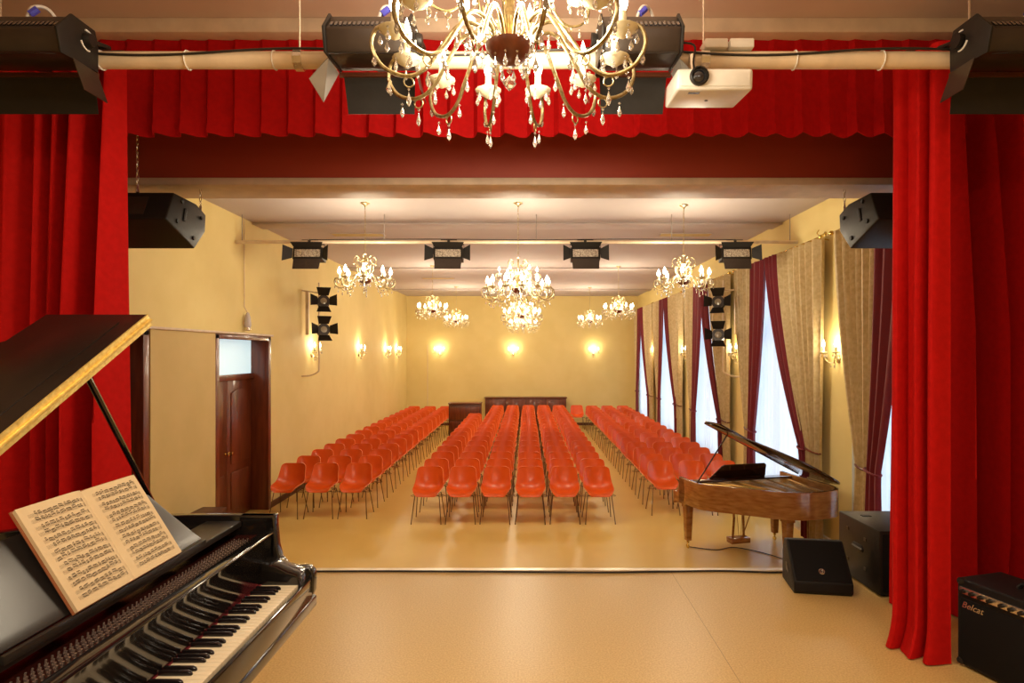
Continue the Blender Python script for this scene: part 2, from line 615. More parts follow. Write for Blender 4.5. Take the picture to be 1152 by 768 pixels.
# ------------------------------------------------------------------ fabric
def drape(name, fn, nu, nv, m, parent=None, thick=0.004):
    mb = MB()
    mb.grid(fn, nu, nv)
    me = mb.mesh(name, m, True, 180)
    o = bpy.data.objects.new(name, me)
    COL.objects.link(o)
    if parent:
        o.parent = parent
    s = o.modifiers.new('s', 'SOLIDIFY')
    s.thickness = thick
    bake(o)
    o.data.polygons.foreach_set('use_smooth', [True] * len(o.data.polygons))
    return o


def lerp(a, b, t):
    return a + (b - a) * t


def window_panel(c, y_top, y_tie, y_bot, x_off, folds, amp, seed):
    """a panel of window curtain; each y_* is (inner, outer)"""
    ph = seed * 1.7
    ztop, ztie, zbot = 4.12, 1.28, 0.06

    def fn(u, v):
        z = lerp(ztop, zbot, v)
        vt = (ztop - ztie) / (ztop - zbot)
        if v < vt:
            q = v / vt
            q = q ** 1.55
            a = lerp(y_top[0], y_tie[0], q)
            b = lerp(y_top[1], y_tie[1], q)
        else:
            q = (v - vt) / (1 - vt)
            q = 1 - (1 - q) ** 2
            a = lerp(y_tie[0], y_bot[0], q)
            b = lerp(y_tie[1], y_bot[1], q)
        y = lerp(a, b, u)
        wdt = abs(b - a)
        A = amp * (0.6 + 0.4 * min(1, wdt / max(1e-3, abs(y_top[1] - y_top[0]))))
        s = math.sin(2 * PI * folds * u + ph + 0.6 * math.sin(u * 7 + ph))
        x = XR - 0.13 - x_off + A * s
        return (x, c + y + 0.15 * A * math.cos(2 * PI * folds * u + ph), z)
    return fn


def window_curtains(i, c):
    far_end = i == 4
    words = ['nearest the stage', 'second from the stage', 'third from the stage', 'fourth from the stage', 'in the far corner']
    spec = []
    if i > 0:
        spec.append(('burgundy', -1, (0.02, -0.42), (-1.22, -1.36), (-1.30, -1.45), 0.05, 3))
        spec.append(('beige', -1, (-0.40, -1.78), (-1.32, -1.70), (-1.3, -1.74), 0.0, 7))
    else:
        spec.append(('beige', -1, (-0.1, -1.15), (-0.85, -1.12), (-0.8, -1.12), 0.0, 6))
    if far_end:
        spec.append(('burgundy', 1, (0.02, 0.5), (0.6, 0.8), (0.55, 0.8), 0.05, 3))
        spec.append(('beige', 1, (0.48, 1.42), (0.78, 1.0), (0.7, 1.1), 0.0, 5))
    else:
        spec.append(('burgundy', 1, (0.02, 0.66), (0.52, 0.78), (0.50, 0.84), 0.05, 3))
        spec.append(('beige', 1, (0.64, 1.62), (0.80, 1.06), (0.80, 1.12), 0.0, 6))
    for k, (m, side, yt, yi, yb, xo, fo) in enumerate(spec):
        col = 'Burgundy' if m == 'burgundy' else 'Gold beige'
        sd = 'stage side' if side < 0 else 'far side'
        t = thing('window_curtain', '%s curtain tied back on the %s of the window %s' % (col.lower(), sd, words[i]), 'curtain', (XR - 0.13, c, 0), 0, 'tied back window curtains')
        fn = window_panel(c, yt, yi, yb, xo, fo, 0.055 if m == 'beige' else 0.035, i * 5 + k)
        d = drape('curtain_panel', lambda u, v, fn=fn: (fn(u, v)[0] - (XR - 0.13), fn(u, v)[1] - c, fn(u, v)[2]), fo * 8, 26, M[m], t)
        # tieback band round the gathered part
        ym = (yi[0] + yi[1]) / 2
        hw = abs(yi[1] - yi[0]) / 2 + 0.03
        pts = [(-xo + 0.058 * math.cos(a), ym + (hw - .02) * math.sin(a), 1.28 + 0.02 * math.sin(a)) for a in [2 * PI * q / 14 for q in range(14)]]
        MB().tube(pts, 0.013, 6, True).build('tieback', M['burgundy'] if m == 'burgundy' else M['dark_wood'], t)
    # sheer
    h = WH[i] + 0.12
    a0 = c - h
    if i == 0:
        a0 = 5.05

    def sf(u, v):
        y = lerp(a0, c + h, u)
        return (XR - 0.035 + 0.018 * math.sin(u * 2 * PI * 17 + math.sin(u * 9)), y, lerp(4.05, 0.05, v))
    o = drape('sheer_curtain', sf, 140, 6, M['sheer'], None, 0.001)
    tag(o, 'white sheer curtain hanging in the window ' + words[i], 'curtain', 'white sheer curtains')
    # rod with brackets
    t = thing('curtain_rod', 'slim brass curtain rod over the window ' + words[i], 'curtain rod', (XR - 0.13, c, 4.13), 0, 'curtain rods')
    y0 = -1.75 if i else -1.18
    y1 = 1.45 if far_end else 1.68
    MB().tube([(0, y0, 0), (0, y1, 0)], 0.014, 8).build('rod', M['brass'], t)
    for yy in (y0, y1):
        MB().lathe([(0.0, -0.03), (0.025, -0.02), (0.032, 0), (0.025, 0.02), (0, 0.03)], 10, (0, yy, 0), 'y').build('finial', M['brass'], t)
        MB().tube([(0, yy * .97, 0), (0.13, yy * .97, -0.03)], 0.008, 6).build('bracket', M['brass'], t)


for i, c in enumerate(WC):
    window_curtains(i, c)

MB().tube([(XR - .05, 5.2, 0.16), (XR - .05, 9.2, 0.16)], 0.016, 8).build('heating_pipe', M['radiator'])
tag(bpy.data.objects['heating_pipe'], 'white heating pipe running low along the window wall', 'pipe')


# ------------------------------------------------------------------ stage curtains
def stage_curtain(name, label, p0, p1, folds, amp, ztop, zbot, seed, pool=0.0, m='velvet', nv=26, lobe=0.02):
    p0, p1 = Vector((p0[0], p0[1], 0)), Vector((p1[0], p1[1], 0))
    d = p1 - p0
    nrm = Vector((-d.y, d.x, 0)).normalized()
    rnd = random.Random(seed)
    ks = [(rnd.uniform(0, 6), rnd.uniform(.6, 1.0)) for _ in range(4)]

    def fn(u, v):
        z = lerp(ztop, zbot, v)
        uu = u + 0.022 * math.sin(5 * u * PI + ks[0][0]) + 0.012 * math.sin(13 * u + ks[1][0]) * (0.3 + v)
        ph = 2 * PI * folds * uu + 0.35 * math.sin(v * 2.2 + ks[2][0])
        kf = int(ph / (2 * PI) + 0.5)
        s = math.cos(ph) + 0.12 * math.cos(2 * ph + kf)
        A = amp * (0.55 + 0.6 * min(1, v * 2.2)) * (0.75 + 0.35 * math.sin(9 * u + ks[3][0]))
        p = p0 + d * u + nrm * (A * s) - d.normalized() * (lobe * d.length / folds * math.sin(ph))
        if pool and v > 0.93:
            q = (v - 0.93) / 0.07
            p = p - nrm * (pool * q * q * math.sin(PI * min(1, u * 1.0))) - d.normalized() * pool * 0.6 * q * q * (1 - u)
        return (p.x, p.y, z)
    o = drape(name, fn, folds * 20, nv, M[m], None, 0.004)
    tag(o, label, 'curtain', 'scarlet stage curtains')
    return o


stage_curtain('stage_curtain', 'scarlet velvet stage curtain hanging behind the black grand piano', (-3.45, 3.44), (-2.20, 3.40), 9, 0.13, 4.20, ZS + 0.01, 3)
stage_curtain('stage_curtain', 'scarlet velvet leg curtain pooling on the floor beside the guitar amplifier', (2.00, 3.42), (2.16, 3.18), 3, 0.055, 4.20, ZS + 0.008, 12, pool=0.05, nv=60, lobe=0.07)
stage_curtain('stage_curtain', 'deep scarlet curtain folded behind the guitar amplifier', (2.30, 3.86), (3.7, 3.78), 7, 0.20, 4.20, ZS + 0.01, 21, lobe=-0.05)
for (a, b, lb) in ((-3.5, -2.16, 'dark curtain track above the curtain behind the black piano'), (2.04, 3.65, 'dark curtain track above the curtains by the guitar amplifier')):
    t = MB()
    t.box(a, b, 3.34, 3.48, 4.20, 4.225)
    if a > 0:
        t.box(a + .3, b, 3.48, 3.84, 4.20, 4.225)
    for q in ((0.05, 0.3) if a < 0 else (0.72, 0.95)):
        x = lerp(a, b, q)
        t.box(x - .003, x + .003, 3.45, 3.456, 4.225, ZC)
    tag(t.build('curtain_track', M['black_warm']), lb, 'curtain track', 'stage curtain tracks')


# pelmet with box pleats
def pelmet(u, v):
    W = 6.9
    x = lerp(-3.5, 3.4, u)
    n = 41
    f = (u * n) % 1.0
    k = int(u * n)
    j = 0.5 + 0.5 * math.sin(k * 12.9898) * 1.0
    prof = 0.045 * (f / 0.86 - 0.5) if f < 0.86 else 0.045 * (0.5 - (f - 0.86) / 0.14)
    prof += 0.008 * math.sin(PI * f)
    dep = (0.35 + 0.9 * v) * (0.8 + 0.4 * j)
    sag = 0.006 * math.sin(2 * PI * f + 1.0) * v + 0.003 * math.sin(k * 3.1) * v
    return (x, 3.90 + prof * dep, lerp(4.57, 3.965, v) + sag)


o = drape('pelmet', pelmet, 41 * 12, 12, M['velvet_p'], None, 0.004)
tag(o, 'pleated scarlet velvet pelmet across the top of the stage opening', 'pelmet')


def pelmet_hem(u, v):
    x, y, z = pelmet(u, 1.0)
    return (x, y - 0.006, z + 0.055 * (1 - v) - 0.002)


h = drape('hem_band', pelmet_hem, 41 * 12, 2, M['velvet_p'], o, 0.003)

# ------------------------------------------------------------------ hall chairs
def chair_shell():
    prof = [(-0.232, 0.415), (-0.222, 0.432), (-0.18, 0.442), (-0.08, 0.434), (0.02, 0.434), (0.09, 0.452),
            (0.145, 0.495), (0.182, 0.555), (0.204, 0.625), (0.222, 0.70), (0.232, 0.765), (0.238, 0.80)]
    P = smooth_path([(0, a, b) for a, b in prof], 2)
    n = len(P) - 1

    def wid(t):
        w = 0.232
        if t < 0.34:
            q = 1 - t / 0.34
            w *= (1 - 0.42 * q ** 2.3)
        elif t < 0.55:
            w *= 1 - 0.0 * t
        if t > 0.5:
            w *= 1 - 0.17 * (t - 0.5) / 0.5
        if t > 0.86:
            q = (t - 0.86) / 0.14
            w *= (1 - 0.30 * q ** 2.6)
        return w

    def fn(u, v):
        i = min(n, int(round(v * n)))
        p = P[i]
        tt = i / n
        s = u * 2 - 1
        a = P[max(0, i - 1)]
        b = P[min(n, i + 1)]
        t = (b - a).normalized()
        nr = Vector((0, -t.z, t.y))         # towards the sitter
        curl = 0.055 * abs(s) ** 2.6 * (0.5 + 1.3 * math.sin(PI * min(1, max(0, tt)) ** 0.9))
        q = p + nr * curl
        return (wid(tt) * s, q.y, q.z)
    mb = MB()
    mb.grid(fn, 12, n)
    me = mb.mesh('seat_shell', [M['orange'], M['orange_rim']], True, 180)
    o = bpy.data.objects.new('seat_shell', me)
    COL.objects.link(o)
    s = o.modifiers.new('s', 'SOLIDIFY')
    s.thickness = 0.008
    s.offset = 0
    s.use_rim = True
    s.material_offset_rim = 1
    bake(o)
    o.data.set_sharp_from_angle(angle=R(70))
    return o


def make_chair():
    t = thing('shell_chair', '', 'chair')
    sh = chair_shell()
    sh.parent = t
    for sx in (-1, 1):
        for sy, fy, ty in ((-1, -0.235, -0.13), (1, 0.22, 0.10)):
            MB().tube([(sx * 0.185, ty, 0.418), (sx * 0.226, fy * 0.96 + 0.0, 0.02), (sx * 0.227, fy * 0.97, 0.0)], [0.0075, 0.0075, 0.010], 6).build('leg', M['leg_metal'], t)
    fr = MB()
    fr.tube([(-0.185, -0.13, 0.415), (0.185, -0.13, 0.415)], 0.007, 6)
    fr.tube([(-0.185, 0.10, 0.415), (0.185, 0.10, 0.415)], 0.007, 6)
    fr.tube([(-0.16, -0.13, 0.415), (-0.16, 0.10, 0.415)], 0.006, 6)
    fr.tube([(0.16, -0.13, 0.415), (0.16, 0.10, 0.415)], 0.006, 6)
    for sx in (-1, 1):
        fr.tube([(sx * 0.16, -0.13, 0.41), (sx * 0.245, -0.10, 0.40), (sx * 0.262, -0.06, 0.40), (sx * 0.245, -0.02, 0.40), (sx * 0.16, 0.0, 0.41)], 0.004, 5)
    fr.build('seat_frame', M['leg_metal'], t)
    return t


ORD = ['first', 'second', 'third', 'fourth', 'fifth', 'sixth', 'seventh', 'eighth', 'ninth', 'tenth', 'eleventh', 'twelfth',
       'thirteenth', 'fourteenth', 'fifteenth', 'sixteenth', 'seventeenth']
chair0 = make_chair()
used = [False]


def place_chair(x, y, label, group):
    jx, jy, jr = random.uniform(-.008, .008), random.uniform(-.01, .01), random.uniform(-.03, .03)
    if not used[0]:
        used[0] = True
        c = chair0
        c.location = (x, y, 0)
        c['label'] = label
        c['group'] = group
        return
    dup(chair0, (x + jx, y + jy, 0), jr, label, group)


YC0 = 9.43 + 0.235
for r in range(17):
    for k in range(6):
        y = YC0 + 0.727 * r
        if k == 0 and r > 12:
            continue
        pl = 'front row' if r == 0 else '%s row from the stage' % ORD[r]
        place_chair(-1.52 + 0.529 * k, y, 'orange chair, %s, %s seat from the door, centre block' % (pl, ORD[k]), 'orange chairs of the centre block')
for r in range(16):
    for k in range(3):
        pl = 'front row' if r == 0 else '%s row from the stage' % ORD[r]
        place_chair(-3.79 + 0.535 * k, 9.73 + 0.235 + 0.727 * r, 'orange chair, %s, %s seat from the wall, door side block' % (pl, ORD[k]), 'orange chairs of the door side block')
        place_chair(2.23 + 0.53 * k, 9.95 + 0.235 + 0.727 * r, 'orange chair, %s, %s seat from the aisle, window side block' % (pl, ORD[k]), 'orange chairs of the window side block')
place_chair(1.74, 21.3, 'orange shell chair standing alone at the far end of the window side aisle', 'orange chairs of the window side block')

# far wall furniture
t = thing('lectern_counter', 'brown wooden counter standing behind the rows, left of the centre chairs', 'counter', (-1.93, 19.75, 0))
MB().box(-0.50, 0.50, -0.25, 0.25, 0.0, 1.0).build('body', M['cab_wood'], t, bevel=0.008)
MB().box(-0.52, 0.52, -0.28, 0.28, 1.0, 1.035).build('top', M['dark_wood'], t, bevel=0.006)
for zz in (0.06, 0.52):
    MB().box(-0.46, 0.46, -0.262, -0.25, zz, zz + 0.40).build('front_panel', M['dark_wood'], t, bevel=0.005)
t = thing('low_cabinet', 'long dark brown low cabinet against the far wall', 'cabinet', (-0.02, 22.1, 0))
MB().box(-1.43, 1.43, -0.17, 0.24, 0.0, 1.0).build('body', M['cab_wood'], t, bevel=0.008)
MB().box(-1.46, 1.46, -0.2, 0.26, 1.0, 1.04).build('top', M['dark_wood'], t, bevel=0.006)
for k in range(4):
    d = MB().box(-1.41 + k * 0.71, -0.72 + k * 0.71, -0.19, -0.17, 0.08, 0.97).build('door', M['dark_wood'], t, bevel=0.004)
    MB().box(-0.79 + k * .71, -0.77 + k * .71, -0.205, -0.19, 0.5, 0.62).build('handle', M['brass'], d)
t = thing('bench', 'low dark bench against the tan panel beside the brown double door', 'bench', (XL + 0.20, 7.8, 0))
MB().box(-0.15, 0.16, -0.38, 0.38, 0.53, 0.58).build('seat', M['cab_wood'], t, bevel=0.006)
for yy in (-0.33, 0.33):
    MB().box(-0.13, 0.14, yy - 0.02, yy + 0.02, 0, 0.53).build('leg', M['cab_wood'], t)


# ------------------------------------------------------------------ grand pianos
def grand_piano(root, W, L, body, lidmat, deskmat, platemat, beta, keys, fold=-0.555, flap=0.38):
    """local: keyboard front at y=0 facing +y, tail towards -y, treble at -x, floor z=0"""
    zr = 0.957                      # rim top
    zb = 0.635
    s = (L - 0.5) / 1.0
    base = [(-W, -0.155), (-W, -0.50), (-W + .03, -0.50 - .16 * s), (-W + .13, -0.50 - .30 * s), (-W + .30, -0.50 - .46 * s), (-W + .48, -0.50 - .64 * s),
            (-W + .66, -0.50 - .83 * s), (-W + .86, -0.50 - .96 * s), (-W + 1.08, -0.50 - 1.0 * s), (W - .20, -0.50 - .96 * s), (W - .05, -0.50 - .83 * s), (W, -0.50 - .66 * s), (W, -0.155)]
    core = smooth_path([(a, b, 0) for a, b in base[1:-1]], 5)
    out = [Vector((-W, -0.155, 0))] + core + [Vector((W, -0.155, 0))]

    def offset(pts, d):
        res = []
        for i, p in enumerate(pts):
            a = pts[max(0, i - 1)]
            b = pts[min(len(pts) - 1, i + 1)]
            t = (b - a).normalized()
            n = Vector((-t.y, t.x, 0))
            if i in (0, len(pts) - 1):
                n = Vector((1, 0, 0)) if i == 0 else Vector((-1, 0, 0))
            res.append(p + n * d)
        return res
    inn = offset(out, 0.045)
    # rim: hollow wall
    mb = MB()
    n = len(out)
    vs = []
    for p, q in zip(out, inn):
        vs += [(p.x, p.y, zb), (p.x, p.y, zr), (q.x, q.y, zr), (q.x, q.y, zb)]
    fs = []
    for i in range(n - 1):
        for k in range(4):
            fs.append((i * 4 + k, i * 4 + (k + 1) % 4, (i + 1) * 4 + (k + 1) % 4, (i + 1) * 4 + k))
    fs += [(0, 1, 2, 3), tuple((n - 1) * 4 + k for k in (3, 2, 1, 0))]
    mb.add(vs, fs)
    mb.build('rim', body, root, bevel=0.004)
    # bottom / soundboard and iron plate
    poly = [(p.x, p.y) for p in inn]
    MB().prism(poly, 0.64, 0.68, 'z').build('soundboard', M['plate'], root)
    MB().prism([(p[0] * .97, p[1] * .985 - .045) for p in poly], 0.865, 0.872, 'z').build('iron_plate', platemat, root)
    st = MB()
    for k in range(6):
        xa = -W + 0.12 + k * (2 * W - .24) / 5
        xb = lerp(xa, W * 0.35, 0.35)
        yb = -0.5 - s * (0.15 + 0.15 * k)
        st.tube([(xa, -0.36, 0.90), (xb, yb, 0.90)], 0.014, 6)
    st.build('plate_strut', platemat, root)
    sg = MB()
    for k in range(70):
        xa = -W + 0.10 + k * (2 * W - .2) / 69
        q = k / 69
        yb = -0.5 - s * min(0.9, 0.06 + 0.9 * q)
        sg.tube([(xa, -0.34, 0.885), (lerp(xa, W * .4, 0.25), yb, 0.885)], 0.0009, 3)
    o = sg.build('strings', M['brass'], root, smooth=False)
    o['kind'] = 'stuff'
    # key bed and slip
    MB().box(-W + .002, W - .002, -0.30, -0.02, 0.62, 0.672).build('key_bed', body, root, bevel=0.003)
    ks = MB()
    ks.box(-W + 0.05, W - 0.05, -0.022, -0.004, 0.60, 0.714)
    ks.build('key_slip', body, root, bevel=0.006)
    MB().box(-W, W, -0.03, 0.0, 0.585, 0.635).build('lower_moulding', body, root, bevel=0.012, seg=3)
    # arms
    ap = [(-0.157, zr), (-0.152, 0.90), (-0.147, 0.84), (-0.135, 0.79), (-0.11, 0.762), (-0.075, 0.752), (-0.05, 0.756), (-0.02, 0.752), (-0.004, 0.735), (0.0, 0.71), (-0.002, 0.655), (-0.02, 0.615), (-0.30, 0.615), (-0.30, zr)]
    for sx in (-1, 1):
        a, b = sorted((sx * W, sx * (W - 0.045)))
        MB().prism(ap, a, b, 'x').build('arm', body, root, bevel=0.007, seg=3)
        a, b = sorted((sx * (W - 0.045), sx * 0.615))
        cp = [(-0.17, 0.80), (-0.11, 0.785), (-0.07, 0.765), (-0.035, 0.755), (-0.02, 0.735), (-0.02, 0.66), (-0.17, 0.66)]
        MB().prism(cp, a, b, 'x').build('key_block', body, root, bevel=0.004)
    # fallboard
    if keys:
        fp = [(-0.168, 0.722), (-0.167, 0.865), (-0.153, 0.893), (-0.158, 0.900), (-0.196, 0.900), (-0.188, 0.722)]
    else:
        fp = [(-0.03, 0.72), (-0.03, 0.745), (-0.16, 0.90), (-0.19, 0.91), (-0.20, 0.89), (-0.19, 0.72)]
    MB().prism(fp, -W + 0.047, W - 0.047, 'x').build('fallboard', body, root, bevel=0.002)
    MB().box(-W + 0.047, W - 0.047, -0.30, -0.20, 0.845, 0.882).build('pin_block', platemat, root)
    if keys:
        MB().box(-0.613, 0.613, -0.170, -0.164, 0.715, 0.722).build('key_felt', M['felt_red'], root)
        pitch = 1.225 / 52
        wk = MB().box(-pitch / 2 + 0.0005, pitch / 2 - 0.0005, -0.165, -0.026, 0.695, 0.72).mesh('white_key', M['ivory'])
        wo = bpy.data.objects.new('t', wk)
        COL.objects.link(wo)
        bv = wo.modifiers.new('b', 'BEVEL')
        bv.width = 0.0012
        bv.segments = 2
        bake(wo)
        wk = wo.data
        bpy.data.objects.remove(wo)
        bprof = [(-0.165, 0.712), (-0.165, 0.732), (-0.085, 0.732), (-0.076, 0.727), (-0.071, 0.712)]
        bk = MB()
        bk.prism(bprof, -0.0055, 0.0055, 'x')
        bo = bk.build('t2', M['black_key'], None, bevel=0.0018)
        bkm = bo.data
        bkm.name = 'black_key'
        bpy.data.objects.remove(bo)
        for i in range(52):
            x = 0.6125 - (i + 0.5) * pitch
            link('white_key', wk, root, (x, 0, 0))
            if i % 7 in (0, 2, 3, 5, 6) and i < 51:
                link('black_key', bkm, root, (x - pitch / 2, 0, 0))
        # tuning pins
        pm = MB()
        pm.tube([(0, 0, 0.0), (0, 0.002, 0.019)], 0.0026, 6)
        pm.tube([(0, 0.001, 0.004), (0, 0.0012, 0.007)], 0.0042, 6)
        pmm = pm.mesh('tuning_pin', M['pin'])
        for k in range(62):
            for q in range(4):
                x = -0.60 + k * 0.0195 + 0.004 * q
                if x > 0.62:
                    continue
                link('tuning_pin', pmm, root, (x, -0.214 - 0.0150 * q, 0.881))
    # music desk
    hw = 0.42
    ds = MB()
    y0, z0, y1, z1 = -0.302, 0.945, -0.452, 1.135
    dv = Vector((0, y1 - y0, z1 - z0)).normalized()
    nv_ = Vector((0, -dv.z, dv.y))
    Hd = math.hypot(y1 - y0, z1 - z0)
    outl = [(-hw, 0), (hw, 0), (hw - 0.015, 0.03), (hw - 0.05, 0.5 * Hd), (hw - 0.085, Hd * 0.9), (hw - 0.12, Hd), (-hw + 0.12, Hd), (-hw + 0.085, Hd * 0.9), (-hw + 0.05, 0.5 * Hd), (-hw + 0.015, 0.03)]
    vs = []
    for off in (0, -0.014):
        for (x, q) in outl:
            p = Vector((x, y0, z0)) + dv * q + nv_ * off
            vs.append(tuple(p))
    m = len(outl)
    ds.add(vs, [tuple(range(m)), tuple(range(m, 2 * m))[::-1]] + [(i, (i + 1) % m, m + (i + 1) % m, m + i) for i in range(m)])
    ds.build('music_desk', deskmat, root, bevel=0.002)
    shf = MB()
    shf.box(-W + 0.05, W - 0.05, -0.42, -0.283, 0.915, 0.938)
    shf.build('desk_shelf', deskmat, root, bevel=0.004)
    MB().box(-hw, hw, -0.287, -0.275, 0.930, 0.952).build('desk_ledge', deskmat, root, bevel=0.003)
    # lid (main) with folded front flap, hinge and prop
    zl = zr + 0.012
    cb, sb = math.cos(beta), math.sin(beta)

    def LP(x, y, up):
        wq = W - x
        return (W - wq * cb + up * sb * 1.0, y, zl + wq * sb + up * cb)

    def slab(poly, u0, u1, nm, mt, bev=0.003):
        k = len(poly)
        vs = [LP(x, y, u0) for x, y in poly] + [LP(x, y, u1) for x, y in poly]
        b = MB().add(vs, [tuple(range(k)), tuple(range(k, 2 * k))[::-1]] + [(i, (i + 1) % k, k + (i + 1) % k, k + i) for i in range(k)])
        return b.build(nm, mt, root, bevel=bev)
    lp = [(p.x * 1.01, p.y) for p in out if p.y < fold - 0.004]
    lp = [(-W - .008, fold)] + [q for q in lp] + [(W + .008, fold)]
    slab(lp, 0.0, 0.018, 'lid', lidmat)
    fl = slab([(-W - .008, fold), (-W - .008, fold - flap), (W + .008, fold - flap), (W + .008, fold)], 0.021, 0.039, 'front_flap', lidmat)
    ip = [(-W + .06, fold - .07), (-W + .06, fold - flap + .06), (W - .06, fold - flap + .06), (W - .06, fold - .07)]
    slab(ip, 0.039, 0.0415, 'flap_panel', lidmat, 0.001)
    hg = MB()
    ns = 46
    for k in range(ns):
        xa = W - 0.02 - k * (2 * W - 0.02) / ns
        xb = xa - (2 * W - 0.02) / ns * 0.985
        a = [LP(xa, fold + .0035, -0.004), LP(xb, fold + .0035, -0.004), LP(xb, fold + .0035, 0.043), LP(xa, fold + .0035, 0.043)]
        b = [(p[0], fold - .002, p[2]) for p in a]
        hg.add(a + b, [(0, 1, 2, 3), (7, 6, 5, 4), (0, 4, 5, 1), (1, 5, 6, 2), (2, 6, 7, 3), (3, 7, 4, 0)])
        hg.tube([LP(xa, fold + .007, 0.0195), LP(xb, fold + .007, 0.0195)], 0.0055, 6)
    hg.build('lid_hinge', M['hinge'] if keys else lidmat, root)
    top = LP(-W + 0.34, fold - 0.035, -0.001)
    MB().tube([(-W + 0.025, fold - 0.065, zr - 0.01), top], 0.010, 8).build('lid_prop', body if keys else lidmat, root)
    # legs and lyre
    ly_ = -0.32 if keys else -0.16
    for (x, y) in ((-W + .13, ly_), (W - .13, ly_), (0.12, -L + 0.28)):
        lg = MB()
        lg.add(*taper((x, y), 0.055, 0.034, 0.63, 0.11))
        lg.box(x - .062, x + .062, y - .062, y + .062, 0.55, 0.64)
        lo = lg.build('leg', body, root, bevel=0.004)
        cs = MB()
        cs.lathe([(0.016, 0.11), (0.020, 0.085), (0.012, 0.07)], 10, (x, y, 0))
        cs.lathe([(0.0, -0.012), (0.026, -0.012), (0.034, 0), (0.026, 0.012), (0, 0.012)], 12, (x, y, 0.034), 'x')
        cs.build('caster', M['brass'], lo)
    ly = MB()
    for sx in (-1, 1):
        ly.tube([(sx * .085, -0.30, 0.64), (sx * .07, -0.31, 0.40), (sx * .085, -0.30, 0.12)], 0.016, 8)
    ly.box(-.14, .14, -0.37, -0.24, 0.07, 0.14)
    ly.tube([(-.05, -0.32, .62), (.0, -0.32, .14)], 0.004, 5)
    ly.tube([(.05, -0.32, .62), (.03, -0.32, .14)], 0.004, 5)
    ly.tube([(0, -0.36, .10), (0, -0.62, 0.62)], 0.007, 6)
    lyo = ly.build('pedal_lyre', body, root, bevel=0.003)
    for k in (-1, 0, 1):
        MB().box(k * .055 - .014, k * .055 + .014, -0.24, -0.15, 0.065, 0.075).build('pedal', M['brass'], lyo, bevel=0.004)


def taper(c, a, b, zt, zb):
    x, y = c
    vs = [(x + sx * b, y + sy * b, zb) for sx, sy in ((-1, -1), (1, -1), (1, 1), (-1, 1))]
    vs += [(x + sx * a, y + sy * a, zt) for sx, sy in ((-1, -1), (1, -1), (1, 1), (-1, 1))]
    return vs, [(3, 2, 1, 0), (4, 5, 6, 7), (0, 1, 5, 4), (1, 2, 6, 5), (2, 3, 7, 6), (3, 0, 4, 7)]


P1 = thing('grand_piano', 'black lacquered grand piano with raised lid and brass hinge beside the camera', 'piano', (-0.84, 1.75, ZS), -PI / 2)
grand_piano(P1, 0.755, 1.9, M['ebony'], M['lid'], M['desk'], M['plate_dark'], R(29.2), True)
P2 = thing('grand_piano', 'walnut baby grand piano with raised lid standing in the hall by the windows', 'piano', (2.76, 8.62, 0), R(15))
grand_piano(P2, 0.80, 1.42, M['walnut'], M['walnut_dark'], M['walnut_dark'], M['plate'], R(27), False, fold=-0.50, flap=0.34)

# cleat board with round hook plates on the floor below the walnut piano is a pair of cables
MB().tube(smooth_path([(2.15, 8.35, .008), (2.5, 8.2, .008), (2.8, 8.3, .008), (3.2, 7.9, .008), (3.35, 7.3, .008), (3.5, 6.9, .008)], 6), 0.006, 5).build('floor_cable', M['cable'])
tag(bpy.data.objects['floor_cable'], 'thin dark cable lying on the floor under the walnut piano', 'cable')


# ------------------------------------------------------------------ sheet music book on the black piano
book = thing('music_book', 'open book of cream sheet music on the black piano music desk', 'book', (-0.84, 1.75, ZS), -PI / 2)
bw, bh = 0.232, 0.292
dv = Vector((0, -0.150, 0.240)).normalized()
nv = Vector((0, dv.z, -dv.y)) * 1.0            # towards the player, up
b0 = Vector((-0.02, -0.278, 0.955))


def bp(x, q, off):
    return tuple(b0 + Vector((x, 0, 0)) + dv * q + nv * off)


def page_off(x):
    a = abs(x) / bw
    return 0.016 - 0.010 * math.exp(-((a) / 0.08) ** 1.2) - 0.004 * a


